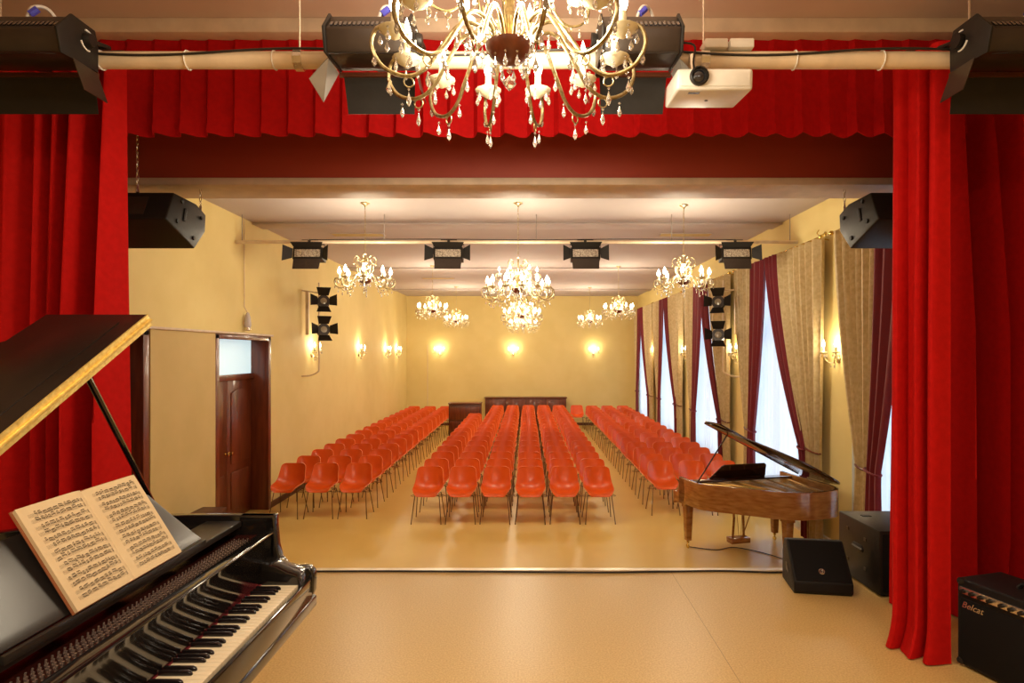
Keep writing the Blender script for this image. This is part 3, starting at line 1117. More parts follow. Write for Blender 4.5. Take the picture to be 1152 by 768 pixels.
for side in (-1, 1):
    mb = MB()
    nx, nq = 14, 2
    pts = []
    for k in range(nx + 1):
        x = side * bw * k / nx
        pts.append((x, page_off(x)))
    vs = []
    for x, of in pts:
        lift = 0.008 * (abs(x) / bw) ** 2
        vs += [bp(x, 0.0, of), bp(x, bh + (0 if side < 0 else 0.004), of), bp(x, bh, 0.003), bp(x, 0.0, 0.003)]
    fs = []
    for k in range(nx):
        for j in range(4):
            fs.append((k * 4 + j, k * 4 + (j + 1) % 4, (k + 1) * 4 + (j + 1) % 4, (k + 1) * 4 + j))
    fs += [(0, 1, 2, 3), tuple(nx * 4 + j for j in (3, 2, 1, 0))]
    mb.add(vs, fs)
    pg = mb.build('page', M['paper'], book)
    ink = MB()
    rnd = random.Random(5 + side)

    def Q(x0, x1, q0, q1, sl=0.0):
        e = 0.0007
        ink.add([bp(side * x0, q0, page_off(x0) + e), bp(side * x1, q0 + sl, page_off(x1) + e), bp(side * x1, q1 + sl, page_off(x1) + e), bp(side * x0, q1, page_off(x0) + e)], [(0, 1, 2, 3)])
    xa, xb = 0.022, bw - 0.022
    nsys = 7
    for sidx in range(nsys):
        for st in range(2):
            qb = 0.022 + (nsys - 1 - sidx) * 0.0375 + (1 - st) * 0.0165
            for l in range(5):
                for seg in range(6):
                    u0, u1 = lerp(xa, xb, seg / 6), lerp(xa, xb, (seg + 1) / 6)
                    Q(u0, u1, qb + l * 0.0021, qb + l * 0.0021 + 0.00032)
            x = xa + 0.012
            while x < xb - 0.006:
                nb = rnd.choice((2, 3, 4, 4))
                base = rnd.uniform(0.0, 0.006)
                sl = rnd.uniform(-0.0008, 0.0008)
                dx = rnd.uniform(0.0036, 0.005)
                if x + nb * dx > xb - .003:
                    break
                for k in range(nb):
                    xx = x + k * dx
                    qn = qb + base + sl * k + rnd.uniform(-.0007, .0007)
                    Q(xx, xx + 0.0026, qn, qn + 0.0022)
                    Q(xx + 0.0018, xx + 0.0025, qn, qb + base + 0.0078 + sl * k)
                hb = qb + base + 0.0072
                Q(x + .0018, x + (nb - 1) * dx + .0022, hb, hb + 0.0016, sl * (nb - 1))
                x += nb * dx + rnd.uniform(.001, .004)
            for xx in (xa + .055, xa + .11, xa + .16):
                Q(xx, xx + .0004, qb, qb + .0084)
            c0 = (xb - .006) if side < 0 else xa
            Q(c0 + .001, c0 + .0022, qb - .0015, qb + .010)
        Q(xb if side < 0 else xa - .0012, (xb if side < 0 else xa - .0012) + .0007, 0.022 + (nsys - 1 - sidx) * 0.0375, 0.022 + (nsys - 1 - sidx) * 0.0375 + .025)
    ik = ink.build('printed_notation', M['ink'], pg, smooth=False)
    ik['kind'] = 'stuff'
mb = MB()
vs = [bp(x, q, of) for of in (-0.002, 0.0028) for x, q in ((-bw - .004, -.002), (bw + .004, -.002), (bw + .004, bh + .004), (-bw - .004, bh + .004))]
mb.add(vs, [(0, 1, 2, 3), (7, 6, 5, 4), (0, 4, 5, 1), (1, 5, 6, 2), (2, 6, 7, 3), (3, 7, 4, 0)])
mb.build('cover', M['cover'], book)


# ------------------------------------------------------------------ chandeliers
def arm_mesh(pts, r, name='arm'):
    mb = MB()
    mb.tube(smooth_path([(a, 0, b) for a, b in pts], 5), r, 7)
    return mb


def drop(mb, x, z, L=0.05, y=0.0, n=6):
    """a string of bead and almond crystal hanging at x,y from z"""
    mb.lathe([(0, z), (0.006, z - .006), (0, z - .012)], n, (x, y, 0))
    mb.lathe([(0, z - .014), (0.0095, z - .014 - L * .62), (0.006, z - .014 - L * .86), (0, z - .014 - L)], n, (x, y, 0))


def make_chandelier(root, big, chain, fine):
    G = M['gilt_stage'] if fine else M['gilt']
    n1 = 12 if big else 8
    R1 = 0.42 if big else 0.34
    k = R1 / 0.42
    seg = 8 if fine else 6
    low = [(0.05, -0.03), (0.10, 0.06), (0.18, 0.07), (0.25, -0.02), (0.31, -0.11), (0.38, -0.145), (0.46, -0.12), (0.50, -0.05), (0.48, 0.015), (0.43, 0.02), (0.42, -0.005)]
    a1 = MB()
    a1.tube(smooth_path([(a * k, 0, b * k) for a, b in low], 5 if fine else 3), 0.0075 if fine else 0.008, seg)
    a1.tube([((0.37 + 0.018 * math.cos(q)) * k, 0, (-0.166 + 0.018 * math.sin(q)) * k) for q in [2 * PI * j / 10 for j in range(10)]], 0.003, 5, True)
    a1m = a1.mesh('arm', G)
    cup = MB()
    cup.lathe([(0.006, -.02), (0.030, -0.005), (0.055, 0.010), (0.058, 0.016), (0.030, 0.012), (0.016, 0.02)], 12)
    cup.lathe([(0.018, 0.012), (0.022, 0.03), (0.014, 0.045), (0.014, 0.075), (0, 0.076)], 10)
    cupm = cup.mesh('candle_cup', M['porcelain'])
    bl = MB()
    e_ = 1.0 if fine else 1.35
    bl.lathe([(0.009 * e_, 0.074), (0.018 * e_, 0.098), (0.019 * e_, 0.115), (0.012 * e_, 0.14), (0.004 * e_, 0.165), (0, 0.178)], 10)
    blm = bl.mesh('candle_bulb', M['bulb'])
    cr = MB()
    for q in range(6 if fine else 5):
        a = 2 * PI * q / (6 if fine else 5)
        drop(cr, 0.05 * math.cos(a), 0.008, 0.042 if fine else 0.05, 0.05 * math.sin(a), 6 if fine else 4)
    crm = cr.mesh('crystal_drops', M['crystal'], False)
    pd = MB()
    drop(pd, 0.37 * k, -0.185 * k, 0.055, 0, 6)
    for (xx, zz) in ((0.15, 0.03), (0.30, -0.12), (0.44, -0.155)):
        drop(pd, xx * k, zz * k, 0.045, 0, 6)
    drop(pd, 0.25 * k, -0.03, 0.045, 0, 6)
    drop(pd, 0.49 * k, -0.06, 0.05, 0, 6)
    pdm = pd.mesh('crystal_pendant', M['crystal'], False)

    def ring(n, rr, zz, meshA, off=0.0, sc=1.0):
        for j in range(n):
            a = 2 * PI * (j + off) / n
            ar = link('arm', meshA, root, (0, 0, zz), (0, 0, a), (sc, sc, sc) if sc != 1 else None)
            link('candle_cup', cupm, ar, (rr, 0, 0.0))
            link('candle_bulb', blm, ar, (rr, 0, 0.0))
            link('crystal_drops', crm, ar, (rr, 0, 0.0))['kind'] = 'stuff'
            link('crystal_pendant', pdm, ar)['kind'] = 'stuff'
    ring(n1, R1, 0.0, a1m, 0.25)
    if big:
        ring(6, R1, 0.20, a1m, 0.1, 0.62)
    # scroll crown
    top = 0.42 if big else 0.34
    sc = MB()
    sc.tube(smooth_path([(0.02, 0, top - .20), (0.10, 0, top - .16), (0.155, 0, top - .08), (0.12, 0, top - .02), (0.075, 0, top - .045), (0.085, 0, top - .085), (0.11, 0, top - .075)], 4), 0.005, 6)
    drop(sc, 0.155, top - .09, .04)
    scm = sc.mesh('scroll', G)
    for j in range(6):
        link('scroll', scm, root, rot=(0, 0, 2 * PI * (j + .5) / 6))
    # stem, bowl, crystal garland
    st = MB()
    st.lathe([(0.0, -0.03), (0.012, -0.03), (0.012, 0.05), (0.03, 0.07), (0.035, 0.11), (0.018, 0.14), (0.018, 0.20), (0.04, 0.23), (0.04, 0.25), (0.012, 0.28), (0.012, top), (0.022, top + .01), (0.0, top + .03)], 14)
    st.build('stem', G, root)
    bo = MB()
    bo.lathe([(0.0, -0.062), (0.025, -0.060), (0.06, -0.042), (0.088, -0.010), (0.092, 0.01), (0.075, 0.016), (0.0, 0.018)], 18)
    bo.build('bowl', M['dark_wood'], root)
    g = MB()
    for q in range(7 if not fine else 10):
        a = 2 * PI * q / (7 if not fine else 10)
        drop(g, 0.07 * math.cos(a), -0.035, 0.05, 0.07 * math.sin(a), 6)
    g.lathe([(0, -0.075), (0.012, -0.085), (0, -0.097)], 8)
    g.lathe([(0, -0.10), (0.018, -0.118), (0.026, -.130), (0.018, -0.142), (0, -0.160)], 8)
    g.build('bowl_crystals', M['crystal'], root, smooth=False)['kind'] = 'stuff'
    # vertical crystal spikes round the stem
    vp = MB()
    for q in range(10):
        a = 2 * PI * q / 10
        vp.tube(smooth_path([(0.03 * math.cos(a), .03 * math.sin(a), 0.02), (0.10 * math.cos(a), .10 * math.sin(a), 0.10), (0.12 * math.cos(a), .12 * math.sin(a), 0.19)], 3), 0.004, 5)
    vp.build('inner_spray', G, root)['kind'] = 'stuff'
    # chain and canopy
    ch = MB()
    nl = max(1, int((chain - top) / 0.034))
    for j in range(nl):
        z = top + 0.03 + j * (chain - top - .05) / nl
        pts = []
        for q in range(8):
            a = 2 * PI * q / 8
            x, zz = 0.009 * math.cos(a), 0.021 * math.sin(a)
            pts.append((x, 0, z + .017 + zz) if j % 2 else (0, x, z + .017 + zz))
        ch.tube(pts, 0.0025, 4, True)
    ch.build('chain', G, root)['kind'] = 'stuff'
    cn = MB()
    cn.lathe([(0.0, chain - .06), (0.012, chain - .055), (0.02, chain - .035), (0.06, chain - 0.012), (0.065, chain), (0, chain)], 16)
    cn.build('canopy', G, root)


def chandelier_at(x, y, zb, big, label, power, fine=False, src=None, group='crystal hall chandeliers', rz=0.0):
    if src:
        t = dup(src, (x, y, zb), rz, label, group)
    else:
        t = thing('chandelier', label, 'chandelier', (x, y, zb), rz, group)
        make_chandelier(t, big, ZC - zb, fine)
    lamp('POINT', 'chandelier_light', (x, y, zb + 0.10), power, WARM, 0.28 if big else 0.24)
    return t


PS, PB = 84, 116
z1 = 3.60
c1 = chandelier_at(-2.2, 8.50, z1, False, 'small crystal chandelier on the door side, nearest the stage', PS)
chandelier_at(2.18, 8.62, z1, False, 'small crystal chandelier on the window side, nearest the stage', PS, src=c1, rz=.3)
chandelier_at(-2.2, 14.6, z1, False, 'small crystal chandelier on the door side, middle of the hall', PS, src=c1, rz=.5)
chandelier_at(2.18, 14.7, z1, False, 'small crystal chandelier on the window side, middle of the hall', PS, src=c1, rz=.2)
chandelier_at(-2.16, 19.2, z1, False, 'small crystal chandelier on the door side, near the far wall', PS, src=c1, rz=.1)
chandelier_at(1.98, 19.4, z1, False, 'small crystal chandelier on the window side, near the far wall', PS, src=c1, rz=.4)
c2 = chandelier_at(-0.11, 8.50, 3.47, True, 'large two tier crystal chandelier over the centre aisle, nearest the front row', PB)
chandelier_at(-0.10, 14.5, 3.47, True, 'large two tier crystal chandelier over the middle rows', PB, src=c2, rz=.2)
chandelier_at(-0.10, 19.3, 3.47, True, 'large two tier crystal chandelier near the far wall', PB, src=c2, rz=.33)
chandelier_at(-0.062, 2.32, 3.735, True, 'huge gilt and crystal chandelier hanging over the stage', 150, fine=True, group='stage chandelier', rz=.12)


# ------------------------------------------------------------------ wall sconces
def make_sconce(root):
    MB().lathe([(0.0, 0.0), (0.05, 0.0), (0.045, 0.015), (0.02, 0.03), (0, 0.035)], 14, (0, 0, -0.10), 'x').build('wall_plate', M['gilt'], root)
    for s in (-1, 1):
        p = smooth_path([(0.03, 0, -.10), (0.07, s * .04, -.15), (0.11, s * .10, -.12), (0.12, s * .15, -.06), (0.12, s * .16, -.03)], 4)
        ar = MB().tube(p, 0.007, 6).build('arm', M['gilt'], root)
        c = MB()
        c.lathe([(0.005, -.03), (0.045, -0.01), (0.045, -.004), (0.015, 0.0), (0.014, 0.06), (0, .06)], 12, (0.12, s * .16, 0))
        c.build('candle_cup', M['porcelain'], ar)
        b = MB().lathe([(0.009, 0.06), (0.019, 0.085), (0.019, 0.10), (0.010, 0.13), (0, 0.16)], 10, (0.12, s * .16, 0))
        b.build('candle_bulb', M['bulb'], ar)
        d = MB()
        for q in range(5):
            a = 2 * PI * q / 5
            drop(d, 0.12 + .04 * math.cos(a), -.012, 0.05, s * .16 + .04 * math.sin(a), 5)
        d.build('crystal_drops', M['crystal'], ar, smooth=False)['kind'] = 'stuff'
    g = MB()
    drop(g, 0.05, -.13, .08, 0, 6)
    drop(g, 0.08, -.15, .05, 0.04, 6)
    drop(g, 0.08, -.15, .05, -0.04, 6)
    g.build('crystal_pendant', M['crystal'], root, smooth=False)['kind'] = 'stuff'


sc0 = None
names = []
for (x, y, rz, lb) in (
        (XL, 12.45, 0, 'gilt two candle sconce on the door wall, beside the stacked spotlights'),
        (XL, 15.95, 0, 'gilt two candle sconce alone midway along the door wall'),
        (XL, 19.0, 0, 'gilt two candle sconce on the door wall, second from the far corner'),
        (XL, 20.6, 0, 'gilt two candle sconce on the door wall, nearest the far corner'),
        (-3.12, YF, -PI / 2, 'gilt two candle sconce on the far wall, door side end'),
        (-0.47, YF, -PI / 2, 'gilt two candle sconce on the middle of the far wall'),
        (2.42, YF, -PI / 2, 'gilt two candle sconce on the far wall, window side end'),
        (XR, 8.0, PI, 'gilt two candle sconce on the pier behind the walnut piano'),
        (XR, 11.72, PI, 'gilt two candle sconce on the window wall, second pier from the stage'),
        (XR, 15.42, PI, 'gilt two candle sconce on the window wall, third pier from the stage'),
        (XR, 19.1, PI, 'gilt two candle sconce on the window wall, pier nearest the far wall')):
    z = 2.66 if x != XR else 2.62
    if sc0 is None:
        sc0 = thing('wall_sconce', lb, 'sconce', (x, y, z), rz, 'candle wall sconces')
        make_sconce(sc0)
    else:
        dup(sc0, (x, y, z), rz, lb)
    d = Vector((math.cos(rz), math.sin(rz), 0)) * 0.16
    lamp('POINT', 'sconce_light', (x + d.x, y + d.y, z + 0.11), 10, (1.0, 0.82, 0.55), 0.06)


# ------------------------------------------------------------------ hall lighting bar with four LED barn-door lights
bar = thing('lighting_bar', 'cream lighting bar across the hall ceiling carrying four barn door lights', 'lighting bar', (0, 9.2, 4.24))
MB().tube([(XL + .01, 0, 0), (XR - .01, 0, 0)], 0.026, 10).build('pipe', M['pipe'], bar)
for x in (-4.2, -2.1, 0.15, 2.15, 3.9):
    MB().tube([(x, 0, 0), (x, 0, 0.41)], 0.007, 6).build('hanger', M['grey_metal'], bar)
MB().tube(smooth_path([(-3.2, -.0, .035), (-1.5, -.02, .04), (0, 0, .034), (1.5, -.02, .04), (3.1, 0, .035)], 6), 0.006, 5).build('bar_cable', M['cable'], bar)


def make_led_light(root):
    """faces -y; origin at the bar"""
    T_ = Matrix.Translation((0, -0.04, -0.19)) @ Matrix.Rotation(R(-8), 4, 'X')
    b = MB()
    b.xf = T_
    b.box(-0.215, 0.215, -0.07, 0.13, -0.09, 0.09)
    for k in range(9):
        b.box(-0.19, 0.19, 0.13, 0.15, -0.08 + k * .019, -0.07 + k * .019)
    hs = b.build('housing', M['black'], root, bevel=0.006)
    p = MB()
    p.xf = T_
    p.box(-0.185, 0.185, -0.078, -0.070, -0.055, 0.055)
    p.build('reflector', M['led'], hs)
    for k in (-1, 0, 1):
        q = MB()
        q.xf = T_
        q.lathe([(0.044, -.079), (0.044, -.086), (0.036, -.086), (0.02, -.080), (0.0, -.079)], 14, (k * .12, 0, 0), 'y')
        q.build('led_lens', M['led'], hs)
    # barn doors
    tp = MB()
    tp.xf = T_
    tp.add([(-.20, -.075, .085), (.20, -.075, .085), (.235, -.14, .145), (-.235, -.14, .145), (-.20, -.071, .089), (.20, -.071, .089), (.235, -.136, .149), (-.235, -.136, .149)], [(0, 1, 2, 3), (7, 6, 5, 4), (0, 4, 5, 1), (1, 5, 6, 2), (2, 6, 7, 3), (3, 7, 4, 0)])
    tp.build('barn_door', M['black'], root)
    bt = MB()
    bt.xf = T_
    bt.add([(-.20, -.075, -.085), (.20, -.075, -.085), (.19, -.12, -.25), (-.19, -.12, -.25), (-.20, -.071, -.085), (.20, -.071, -.085), (.19, -.116, -.25), (-.19, -.116, -.25)], [(0, 1, 2, 3), (7, 6, 5, 4), (0, 4, 5, 1), (1, 5, 6, 2), (2, 6, 7, 3), (3, 7, 4, 0)])
    bt.build('barn_door', M['black_warm'], root)
    for s in (-1, 1):
        sd = MB()
        sd.xf = T_
        sd.add([(s * .217, -.07, .07), (s * .217, -.07, -.07), (s * .33, -.17, -.14), (s * .33, -.17, .10), (s * .217, -.066, .07), (s * .217, -.066, -.07), (s * .33, -.166, -.14), (s * .33, -.166, .10)], [(0, 1, 2, 3), (7, 6, 5, 4), (0, 4, 5, 1), (1, 5, 6, 2), (2, 6, 7, 3), (3, 7, 4, 0)])
        sd.build('barn_door', M['black'], root)
    y = MB()
    y.tube([(-.225, -.04, -.19), (-.225, -.02, -.04), (.225, -.02, -.04), (.225, -.04, -.19)], 0.008, 6)
    y.tube([(0, -.02, -.04), (0, 0, 0.04)], 0.01, 6)
    y.tube([(-.12, 0, .03), (.12, 0, .03)], 0.006, 5)
    y.lathe([(0.033, -.02), (0.033, .02)], 10, (0, 0, 0), 'x')
    y.build('yoke', M['black_warm'], root)


l0 = None
for px, lb in ((346, 'black barn door light on the hall bar, end nearest the door wall'), (504, 'black barn door light on the hall bar, left of the large chandelier'),
               (659, 'black barn door light on the hall bar, right of the large chandelier'), (829, 'black barn door light on the hall bar, end nearest the windows')):
    x = (px - 592) * 9.1 / F
    if l0 is None:
        l0 = thing('barn_door_light', lb, 'stage light', (x, 9.2, 4.24), 0, 'LED lights on the hall bar')
        make_led_light(l0)
    else:
        dup(l0, (x, 9.2, 4.24), random.uniform(-.06, .06), lb)


# ------------------------------------------------------------------ side stands with two fresnel spots each
def make_fresnel(root):
    """faces -y, origin at the centre"""
    T_ = Matrix.Rotation(R(-10), 4, 'X')
    b = MB()
    b.xf = T_
    b.lathe([(0.0, 0.20), (0.07, 0.20), (0.105, 0.16), (0.105, -0.03), (0.115, -0.03), (0.115, -0.05), (0.085, -0.05)], 18, (0, 0, 0), 'y')
    for k in range(4):
        b.lathe([(0.105, 0.02 + k * .03), (0.115, 0.02 + k * .03), (0.115, 0.03 + k * .03), (0.105, 0.03 + k * .03)], 18, (0, 0, 0), 'y')
    h = b.build('housing', M['black_warm'], root)
    g = MB()
    g.xf = T_
    g.lathe([(0.0, -0.058), (0.03, -0.055), (0.06, -0.050), (0.086, -0.044)], 18, (0, 0, 0), 'y')
    g.build('lens', M['fresnel'], h)
    for k in range(4):
        q = MB()
        q.xf = T_ @ Matrix.Rotation(k * PI / 2, 4, 'Y')
        wv, wo = (0.09, 0.13) if k % 2 == 0 else (0.075, 0.11)
        vs = []
        for e in (0, 0.004):
            vs += [(-wv, -.05 + e, .105), (wv, -.05 + e, .105), (wo, -.15 + e, .235), (-wo, -.15 + e, .235)]
        q.add(vs, [(0, 1, 2, 3), (7, 6, 5, 4), (0, 4, 5, 1), (1, 5, 6, 2), (2, 6, 7, 3), (3, 7, 4, 0)])
        q.build('barn_door', M['black'], root)
    y = MB()
    y.tube([(-.12, 0.05, 0), (-.13, 0.12, .0), (-.13, 0.2, 0), (.13, 0.2, 0), (.13, .12, 0), (.12, .05, 0)], 0.007, 6)
    y.build('yoke', M['black_warm'], root)


f0 = None
for (side, px, pys, rz, where) in ((-1, 364, (339, 371), R(20), 'door wall'), (1, 808, (340, 377), R(-18), 'window wall')):
    Yp = 11.7 if side < 0 else 11.35
    X = (px - 592) * Yp / F
    xw = XL if side < 0 else XR
    pole = thing('light_pole', 'wall mounted pole with two spotlights on the ' + where, 'pole', (X + side * 0.16, Yp + 0.22, 0), 0, 'spotlight poles on the side walls')
    dx = xw - (X + side * 0.16)
    MB().tube(smooth_path([(0, 0, 3.95), (0, 0, 3.0), (0, 0, 2.35), (side * 0.02, 0, 2.24), (dx * .5, 0, 2.17), (dx, 0, 2.16)], 5), 0.017, 8).build('pole', M['pipe'], pole)
    MB().tube([(0, 0, 3.75), (dx, 0, 3.80)], 0.015, 8).build('wall_arm', M['pipe'], pole)
    MB().box(dx * .72 - .03, dx * .72 + .03, .02, .06, 2.95, 3.78).build('cable_duct', M['pipe'], pole)
    for k, py in enumerate(pys):
        z = CZ + (397 - py) * Yp / F
        lb = '%s black spotlight with open barn doors on the %s pole' % ('upper' if k == 0 else 'lower', where)
        if f0 is None:
            f0 = thing('spotlight', lb, 'stage light', (X, Yp, z), rz, 'spotlights on the side poles')
            make_fresnel(f0)
        else:
            dup(f0, (X, Yp, z), rz + random.uniform(-.15, .15), lb)
        MB().tube([(0, 0, z), (-side * .16, 0, z)], 0.01, 6).build('clamp_arm', M['black'], pole)

# ------------------------------------------------------------------ stage pipe, floods, projector
YP, ZP = 3.02, 4.02
pipe = thing('stage_pipe', 'thick cream pipe across the top of the stage with a cable wound along it', 'pipe', (0, YP, ZP))
MB().tube([(-3.6, 0, 0), (3.6, 0, 0)], 0.040, 16).build('pipe', M['pipe'], pipe)
pts = []
for k in range(121):
    x = -3.0 + 6.0 * k / 120
    a = 0.9 * math.sin(x * 3.1) * 0.6 + PI
    sag = 0.012 * math.sin(x * 5)
    pts.append((x, -0.046 * math.cos(a * .0 + 0.25 * math.sin(x * 4)), 0.02 + 0.016 * math.sin(x * 4.3)))
MB().tube(pts, 0.006, 6).build('power_cable', M['cable'], pipe)
for k in range(15):
    x = -2.9 + k * 0.42
    MB().tube([(x, 0.044 * math.cos(a), 0.044 * math.sin(a)) for a in [2 * PI * q / 12 for q in range(12)]], 0.0035, 5, True).build('cable_tie', M['white_plastic'], pipe)
for x in (-2.55, -1.1, 0.86, 2.15):
    h = MB()
    h.tube([(x, 0, 0.03), (x, 0, ZC - ZP)], 0.005, 6)
    h.lathe([(0.05, -.02), (0.05, .02), (0.0, .02)], 10, (x, 0, 0), 'x')
    h.box(x - .035, x + .035, -.035, .035, ZC - ZP - .012, ZC - ZP)
    h.build('hanger', M['silver'], pipe)
    c = MB()
    for q in range(3):
        c.tube([(x + .04 + .012 * math.cos(a + q) + q * .02, .0 + .02 * math.sin(a), ZC - ZP - .06 + .02 * math.sin(a * 1 + q)) for a in [2 * PI * j / 10 for j in range(10)]], 0.005, 5, True)
    c.build('shackle', M['silver'], pipe)


def make_flood(root, length, s):
    """s: +1 = end cap towards +x.  origin at pipe axis; x from 0 (inner end) to -s*length"""
    prof = [(-0.262, 0.02), (-0.175, 0.115), (-0.03, 0.115), (-0.008, 0.06), (-0.008, -0.058), (-0.235, -0.075)]
    prof = [(a, b + 0.0) for a, b in prof]
    # lift housing so it hangs in front of and over the pipe
    a, b = sorted((0, -s * length))
    hs = MB().prism([(p[0] - .045, p[1] - .02) for p in prof], a + .01, b - .01, 'x').build('housing', M['black_warm'], root, bevel=0.008)
    fin = MB()
    for k in range(int(length / 0.020) - 2):
        x = a + 0.03 + k * 0.020
        fin.add([(x, -0.2985, 0.012), (x + .012, -0.2985, 0.012), (x + .012, -0.276, 0.037), (x, -0.276, 0.037), (x, -0.302, 0.015), (x + .012, -0.302, 0.015), (x + .012, -0.279, 0.041), (x, -0.279, 0.041)],
                [(0, 1, 2, 3), (4, 7, 6, 5), (0, 4, 5, 1), (1, 5, 6, 2), (2, 6, 7, 3), (3, 7, 4, 0)])
    fo_ = fin.build('cooling_slots', M['lens'], hs)
    fo_['kind'] = 'stuff'
    for xx in (a, b - .012):
        c = MB()
        c.prism([(p[0] * 1.05 - .043, p[1] * 1.08 - .02) for p in prof], xx, xx + .012, 'x')
        ec = c.build('end_cap', M['black'], root, bevel=0.003)
        sx = -1 if xx == a else 1
        xk = xx if sx < 0 else xx + .012
        c = MB()
        c.lathe([(0.0, 0), (0.035, 0), (0.035, 0.012), (0.028, 0.028), (0, .028)], 14, (0, 0, 0), 'x')
        k = c.build('knob', M['black'], ec, loc=(xk if sx > 0 else xk - .028, -0.13, 0.03))
        r = MB()
        for a0 in (0.4, 0.4 + PI):
            r.tube([(sx * .002, 0.045 * math.cos(t_), 0.045 * math.sin(t_)) for t_ in [a0 + q * .25 for q in range(7)]], 0.004, 5)
        r.build('scale_mark', M['white_plastic'], ec, loc=(xk, -0.13, 0.03))
    # lip, rear barn door, front barn door and end wing
    lp = MB()
    lp.box(a, b, -0.06, -0.045, -0.105, -0.085)
    lp.build('lip', M['cab_wood'], root)

    def plate(vs, nm, m):
        n_ = Vector(vs[1]) - Vector(vs[0])
        m_ = Vector(vs[3]) - Vector(vs[0])
        nn = n_.cross(m_).normalized() * 0.003
        allv = [tuple(v) for v in vs] + [tuple(Vector(v) + nn) for v in vs]
        MB().add(allv, [(0, 1, 2, 3), (7, 6, 5, 4), (0, 4, 5, 1), (1, 5, 6, 2), (2, 6, 7, 3), (3, 7, 4, 0)]).build(nm, m, root)
    plate([(a + .02, -.05, -.10), (b - .02, -.05, -.10), (b - .03, -.01, -.265), (a + .03, -.01, -.265)], 'barn_door', M['black'])
    plate([(a + .03, -0.28, -.10), (b - .03, -0.28, -.10), (b - .04, -0.36, -.135), (a + .04, -0.36, -.135)], 'barn_door', M['black'])
    xo, xi = (-s * length, 0)
    plate([(xo, -0.22, -.09), (xo, -0.06, -.09), (xo - s * .08, -0.04, -.22), (xo - s * .10, -0.18, -.17)], 'barn_door', M['grey_metal'])
    plate([(xi, -0.22, -.09), (xi, -0.06, -.09), (xi + s * .03, -0.03, -.22), (xi + s * .03, -0.19, -.22)], 'barn_door', M['black_warm'])
    y = MB()
    y.tube([(a - .02, -.13, .03), (a - .02, .0, 0.06), (b + .02, .0, 0.06), (b + .02, -.13, .03)], 0.009, 6)
    y.lathe([(0.052, -.025), (0.052, .025)], 12, ((a + b) / 2, 0, 0), 'x')
    y.build('yoke', M['black'], root)
    q = MB()
    q.tube(smooth_path([((a + b) / 2, -.1, .12), ((a + b) / 2 + .03, -.1, .20), ((a + b) / 2 + .08, -.06, .21), ((a + b) / 2 + .12, -.02, .12), ((a + b) / 2 + .15, 0, .04)], 5), 0.008, 6)
    q.build('supply_cable', M['white_cable'], root)
    MB().tube([((a + b) / 2 + .02, -.1, .17), ((a + b) / 2 + .05, -.09, .20)], 0.016, 8).build('plug', M['blue'], root)


t = thing('flood_light', 'black flood light on the stage pipe above the black piano', 'stage light', (-2.04, YP, ZP), 0, 'flood lights on the stage pipe')
make_flood(t, 0.62, 1)
t = thing('flood_light', 'black flood light on the stage pipe, left of the stage chandelier', 'stage light', (-0.51, YP, ZP), 0, 'flood lights on the stage pipe')
make_flood(t, 0.38, 1)
t = thing('flood_light', 'black flood light between the stage chandelier and the white projector', 'stage light', (0.33, YP, ZP), 0, 'flood lights on the stage pipe')
make_flood(t, 0.36, -1)
t = thing('flood_light', 'black flood light on the stage pipe above the guitar amplifier', 'stage light', (2.02, YP, ZP), 0, 'flood lights on the stage pipe')
make_flood(t, 0.62, -1)

pj = thing('projector', 'white projector hanging under the stage pipe', 'projector', (0.845, 2.90, 3.83))
pj.rotation_euler = (R(4), 0, 0)
MB().box(-0.17, 0.17, -0.12, 0.14, -0.045, 0.05).build('body', M['white_plastic'], pj, bevel=0.014, seg=3)
MB().box(-0.155, 0.155, -0.124, -0.118, -0.03, 0.035).build('front_bezel', M['white_plastic'], pj, bevel=0.003)
ln = MB()
ln.lathe([(0.042, -0.118), (0.042, -0.138), (0.036, -0.142), (0.034, -0.128), (0.0, -0.126)], 20, (-0.075, 0, 0.012), 'y')
lo = ln.build('lens_ring', M['black'], pj)
MB().lathe([(0.0, -0.136), (0.018, -0.134), (0.030, -0.126)], 16, (-0.075, 0, 0.012), 'y').build('lens', M['lens'], lo)
MB().box(-0.11, -0.06, -0.09, -0.07, -0.047, -0.044).build('sensor', M['black_warm'], pj)
MB().tube([(0.0, 0.02, -0.044), (0.0, 0.02, -0.048)], 0.008, 8).build('screw', M['black_warm'], pj)
br = MB()
br.tube([(-0.05, 0.06, 0.05), (-0.05, 0.10, 0.19)], 0.018, 8)
br.box(-0.12, 0.08, 0.0, 0.12, 0.05, 0.058)
br.build('bracket', M['silver'], pj)
for k, (x0, x1) in enumerate(((0.855, 0.965), (0.975, 1.09))):
    t = MB().box(x0, x1, YP - .05, YP + .05, ZP + .04, ZP + .085).build('power_adapter', M['white_plastic'], bevel=0.006)
    tag(t, ('white power adapter on the stage pipe above the projector lens side' if k == 0 else 'white power adapter on the stage pipe, outer of the pair above the projector'), 'power adapter', 'power adapters on the pipe')
t = MB().tube(smooth_path([(0.65, YP, ZP + .045), (0.70, YP - .02, ZP + .07), (0.80, YP - .05, ZP + .05), (0.79, YP - .08, ZP - .05), (0.82, 2.98, 3.90)], 5), 0.005, 6).build('projector_cable', M['cable'])
tag(t, 'black cable looping from the pipe down to the white projector', 'cable')


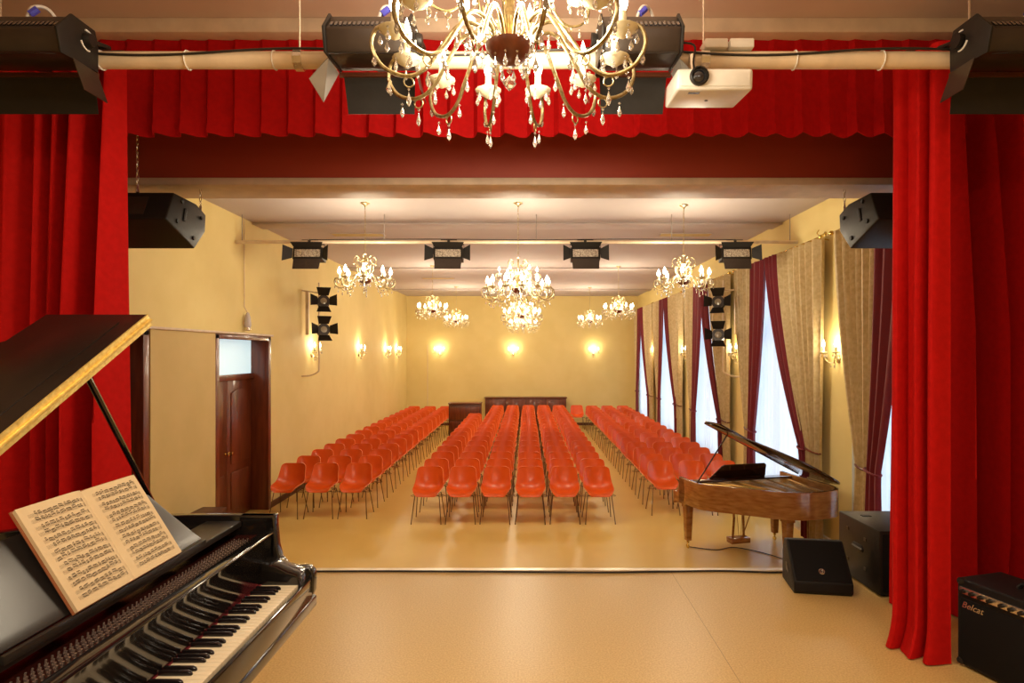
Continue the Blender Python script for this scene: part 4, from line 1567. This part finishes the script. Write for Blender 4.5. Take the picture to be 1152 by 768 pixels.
# ------------------------------------------------------------------ hung loudspeakers
def hung_speaker(s, Xc, label):
    t = thing('hanging_loudspeaker', label, 'loudspeaker', (Xc, 4.4, 3.5), 0, 'hanging loudspeakers')
    prof = [(-0.20, 0.006), (-0.10, 0.21), (0.20, 0.20), (0.335, 0.15), (0.325, 0.02), (0.17, -0.135)]
    a, b = sorted((0, s * 0.62))
    MB().prism(prof, a, b, 'x').build('cabinet', M['black'], t, bevel=0.010, seg=3)
    # connector panel on the rear upper face
    v0, v1 = Vector((0, -0.20, 0.006)), Vector((0, -0.10, 0.21))
    d = (v1 - v0)
    n = Vector((0, -d.z, d.y)).normalized()
    mid = (v0 + v1) / 2
    rot = Matrix.Rotation(math.atan2(d.z, d.y) - PI / 2, 3, 'X')
    MB().cbox(Vector((s * 0.33, 0, 0)) + mid + n * .001, (0.34, 0.006, 0.15), rot).build('rear_plate', M['black_warm'], t, bevel=0.002)
    MB().lathe([(0.0, 0), (.018, 0), (.018, .006), (0, .006)], 12, (0, 0, 0), 'y').build('rear_screw', M['silver'], t, loc=Vector((s * 0.52, -.012, 0.06)) + mid + n * .004)
    # grips, feet and screws on the inner end cap
    xe = -s * 0.004
    for (y, z, r) in ((0.04, 0.09, 0.0), (-0.06, 0.02, 0.016), (0.26, 0.11, 0.014), (0.15, -0.06, 0.016), (0.0, 0.17, 0.014)):
        q = MB()
        if r:
            q.lathe([(0, -.006), (r, -.006), (r, .006), (0, .006)], 12, (xe, y, z), 'x')
            q.build('rubber_foot', M['tolex'], t)
        else:
            q.prism([(y - .03, z - .05), (y + .0, z - .055), (y + .03, z + .03), (y + .02, z + .05), (y - .01, z + .04)], xe - .003, xe + .003, 'x')
            q.build('grip_recess', M['tolex'], t, bevel=0.002)
    # suspension chains up to the beam
    for (x, y, z0, z1) in ((s * .25, -0.10, 0.21, 1.15), (s * 0.04, 0.33, 0.16, 0.345)):
        c = MB()
        nl = int((z1 - z0) / 0.03)
        for j in range(nl):
            z = z0 + j * (z1 - z0) / nl
            pts = []
            for q in range(8):
                an = 2 * PI * q / 8
                e, zz = 0.008 * math.cos(an), 0.020 * math.sin(an)
                pts.append((x + e, y, z + .015 + zz) if j % 2 else (x, y + e, z + .015 + zz))
            c.tube(pts, 0.0028, 4, True)
        c.lathe([(0.0, z0 - .01), (0.012, z0), (0.006, z0 + .05), (0, z0 + .06)], 8, (x, y, 0))
        c.build('suspension_chain', M['silver'], t)['kind'] = 'stuff'
    if s < 0:
        txt(t, 'FBT', 0.045, (s * 0.33, 0, 0) + mid + n * 0.006 if False else tuple(Vector((s * 0.36, 0, -0.02)) + mid + n * 0.006),
            (math.atan2(d.z, d.y), 0, 0), M['grey_metal'], 'maker_lettering')
    return t


def txt(parent, body, size, loc, rot, m, name, shear=0.0, extrude=0.001):
    c = bpy.data.curves.new(name, 'FONT')
    c.body = body
    c.size = size
    c.align_x = 'CENTER'
    c.extrude = extrude
    c.shear = shear
    o = bpy.data.objects.new(name, c)
    COL.objects.link(o)
    dg = bpy.context.evaluated_depsgraph_get()
    me = bpy.data.meshes.new_from_object(o.evaluated_get(dg))
    bpy.data.objects.remove(o)
    me.materials.clear()
    me.materials.append(m)
    o = bpy.data.objects.new(name, me)
    COL.objects.link(o)
    o.parent = parent
    o.location = loc
    o.rotation_euler = rot
    return o


hung_speaker(-1, -2.436, 'black loudspeaker hanging under the beam above the door side')
hung_speaker(1, 2.38, 'black loudspeaker hanging under the beam above the window side')

# ------------------------------------------------------------------ floor monitor, subwoofer, amplifier
mon = thing('floor_monitor', 'black wedge floor monitor on the stage edge beside the big black speaker box', 'loudspeaker', (1.985, 4.25, ZS), R(-9))
W2 = 0.185
mp = [(-0.13, 0.0), (-0.155, 0.02), (-0.155, 0.085), (0.06, 0.305), (0.12, 0.30), (0.17, 0.20), (0.17, 0.0)]
MB().prism(mp, -W2, W2, 'x').build('cabinet', M['tolex'], mon, bevel=0.010, seg=3)
ga, gb = Vector((0, -0.155, 0.085)), Vector((0, 0.06, 0.305))
gd = (gb - ga)
gn = Vector((0, -gd.z, gd.y)).normalized()
rot = Matrix.Rotation(math.atan2(gd.z, gd.y), 3, 'X')
MB().cbox((ga + gb) / 2 + gn * .002, (2 * W2 - .03, gd.length - .02, 0.008), rot).build('grille', M['grille'], mon, bevel=0.003)
em = MB()
Tm = Matrix.Translation(ga.lerp(gb, 0.25) + gn * 0.008) @ rot.to_4x4()
em.xf = Tm
em.tube([(0.0 + .017 * math.cos(a), .017 * math.sin(a), 0) for a in [2 * PI * q / 16 for q in range(16)]], 0.0035, 5, True)
em.tube([(-.006, -.010, 0), (-.006, .010, 0), (.004, .008, 0), (.008, 0, 0), (.004, -.008, 0), (-.006, -.010, 0)], 0.0035, 5)
em.build('round_emblem', M['silver'], mon)
for s in (-1, 1):
    q = MB()
    q.prism([(-.02, .10), (.05, .10), (.06, .15), (.03, .15)], s * W2 - .004, s * W2 + .004, 'x')
    q.build('side_grip', M['black_warm'], mon)

sub = thing('subwoofer', 'large black speaker box with side handle at the stage edge beside the scarlet curtain', 'loudspeaker', (2.31, 4.07, ZS))
MB().box(0, 0.62, 0, 0.53, 0.012, 0.435).build('cabinet', M['black'], sub, bevel=0.008)
for (x, y) in ((.05, .05), (.57, .05), (.05, .48), (.57, .48)):
    MB().lathe([(0.02, 0), (0.02, .014)], 10, (x, y, 0)).build('rubber_foot', M['tolex'], sub)
MB().box(0.02, 0.60, -0.006, 0.004, 0.035, 0.415).build('grille', M['grille'], sub, bevel=0.002)
hd = MB()
hd.prism([(0.20, 0.23), (0.33, 0.23), (0.34, 0.25), (0.32, 0.275), (0.21, 0.275), (0.19, 0.25)], -0.004, 0.004, 'x')
ho = hd.build('handle_recess', M['tolex'], sub, bevel=0.002)
MB().tube([(-.006, .20, .25), (-.006, .33, .25)], 0.006, 6).build('handle_bar', M['black_warm'], ho)
for (y, z) in ((.40, .345), (.17, .33), (.17, .13), (.40, .13)):
    MB().box(-0.004, 0.003, y - .014, y + .014, z - .011, z + .011).build('plug_plate', M['black_warm'], sub)
for (x, y) in ((.12, .38), (.22, .14)):
    MB().box(x - .03, x + .03, y - .02, y + .02, 0.433, 0.439).build('top_inlay', M['tolex'], sub)
t = MB()
t.box(2.56, 2.66, 4.28, 4.36, ZS + 0.435, ZS + 0.44)
t = t.build('tape_strip', M['white_plastic'])
tag(t, 'white strip of paper lying on the big black speaker box', 'paper')

# a local frame whose -y side is the amplifier front
ang = math.atan2(-0.96, 0.28)
amp = thing('guitar_amplifier', 'black guitar amplifier with silver control panel behind the scarlet leg curtain', 'amplifier', (2.215, 3.20, ZS), ang)
# local x runs along the front towards the camera, local +y is away from the stage centre... (front at y=0, body y>0)
MB().box(0, 0.66, 0.0, 0.30, 0.012, 0.45).build('cabinet', M['tolex'], amp, bevel=0.012, seg=3)
MB().box(0.02, 0.64, -0.004, 0.006, 0.03, 0.355).build('grille_cloth', M['grille'], amp, bevel=0.003)
pn = MB().box(0.02, 0.64, -0.010, 0.004, 0.378, 0.412).build('control_panel', M['silver'], amp, bevel=0.002)
for k in range(13):
    x = 0.045 + k * 0.045 + (0.012 if k > 3 else 0) + (0.012 if k > 7 else 0)
    MB().lathe([(0.0, -0.030), (0.009, -0.030), (0.011, -0.010), (0.011, -0.009)], 12, (x, 0, 0.395), 'y').build('knob', M['black'], pn)
MB().tube([(.2, .15, .45), (.22, .15, .475), (.44, .15, .475), (.46, .15, .45)], 0.012, 8).build('carry_handle', M['tolex'], amp)
txt(amp, 'Belcat', 0.045, (0.085, -0.006, 0.31), (R(90), 0, 0), M['silver'], 'script_lettering', shear=0.35)
for (x, z) in ((.02, .03), (.64, .03), (.02, .435), (.64, .435)):
    MB().lathe([(0, -.02), (.02, -.012), (.024, 0), (.02, .012), (0, .02)], 8, (x, .01, z)).build('corner_guard', M['black'], amp)
for (x, y) in ((.06, .05), (.6, .05), (.06, .25), (.6, .25)):
    MB().lathe([(0.018, 0), (0.018, .014)], 10, (x, y, 0)).build('rubber_foot', M['black'], amp)

# ------------------------------------------------------------------ small things
pts = [(-2.4, 4.52), (-1.2, 4.545), (-.3, 4.535), (.5, 4.52), (1.0, 4.535), (1.45, 4.55), (1.8, 4.52), (2.2, 4.56)]
t = MB().tube(smooth_path([(a, b, ZS + 0.008) for a, b in pts], 8), 0.0075, 6).build('stage_cable', M['cable'])
tag(t, 'black cable lying along the front edge of the stage', 'cable')

t = thing('emergency_lamp', 'small milky glass lamp on the wall above the brown double door', 'lamp', (XL + 0.07, 9.45, 2.94))
MB().lathe([(0.03, 0.0), (0.045, 0.01), (0.045, 0.05)], 14).build('cap', M['silver'], t)
MB().lathe([(0.04, 0.05), (0.052, 0.08), (0.042, 0.20), (0.02, 0.27), (0.0, 0.28)], 14).build('shade', M['sign_glass'], t)
MB().tube([(0, 0, .27), (-.05, 0, .36), (-.055, 0, 1.70)], 0.007, 6).build('conduit', M['pipe'], t)

for (x, y, lb) in ((-2.9, 10.75, 'slim ceiling vent on the door side of the hall ceiling'), (2.75, 10.75, 'slim ceiling vent on the window side of the hall ceiling'), (-2.4, 17.0, 'slim ceiling vent between the door side chandeliers')):
    t = thing('ceiling_vent', lb, 'vent', (x, y, ZC), 0, 'ceiling vents')
    MB().box(-.45, .45, -.12, .12, -.012, 0).build('vent_frame', M['ceiling'], t, bevel=0.003)
    for k in range(4):
        MB().box(-.43, .43, -.10 + k * .055, -.07 + k * .055, -.018, -.012).build('slat', M['wall_panel'], t)

# small cctv / curtain bosses on the window wall
for (y, lb) in ((8.35, 'small brass ceiling hook near the window curtain closest to the piano'), (7.6, 'small brass hook high on the window wall near the hanging loudspeaker')):
    q = MB()
    q.lathe([(0, 0), (.03, 0), (.03, -.015), (.01, -.02), (0, -.02)], 12, (XR, y, 4.2), 'x')
    q.tube([(XR - .02, y, 4.2), (XR - .09, y, 4.17), (XR - .12, y, 4.21), (XR - .09, y, 4.25)], 0.007, 6)
    tag(q.build('wall_hook', M['brass']), lb, 'hook', 'hooks on the window wall')
t = MB().tube([(XR - .015, 7.62, 0.7), (XR - .015, 7.62, 4.1)], 0.010, 6).build('wall_conduit', M['pipe'])
tag(t, 'thin painted conduit running up the window wall pier behind the speaker box', 'conduit')
t = MB().tube([(-3.55, YF - .012, 0.1), (-3.55, YF - .012, 2.9)], 0.010, 6).build('wall_conduit', M['pipe'])
tag(t, 'thin painted conduit running up the far wall near the door side corner', 'conduit')
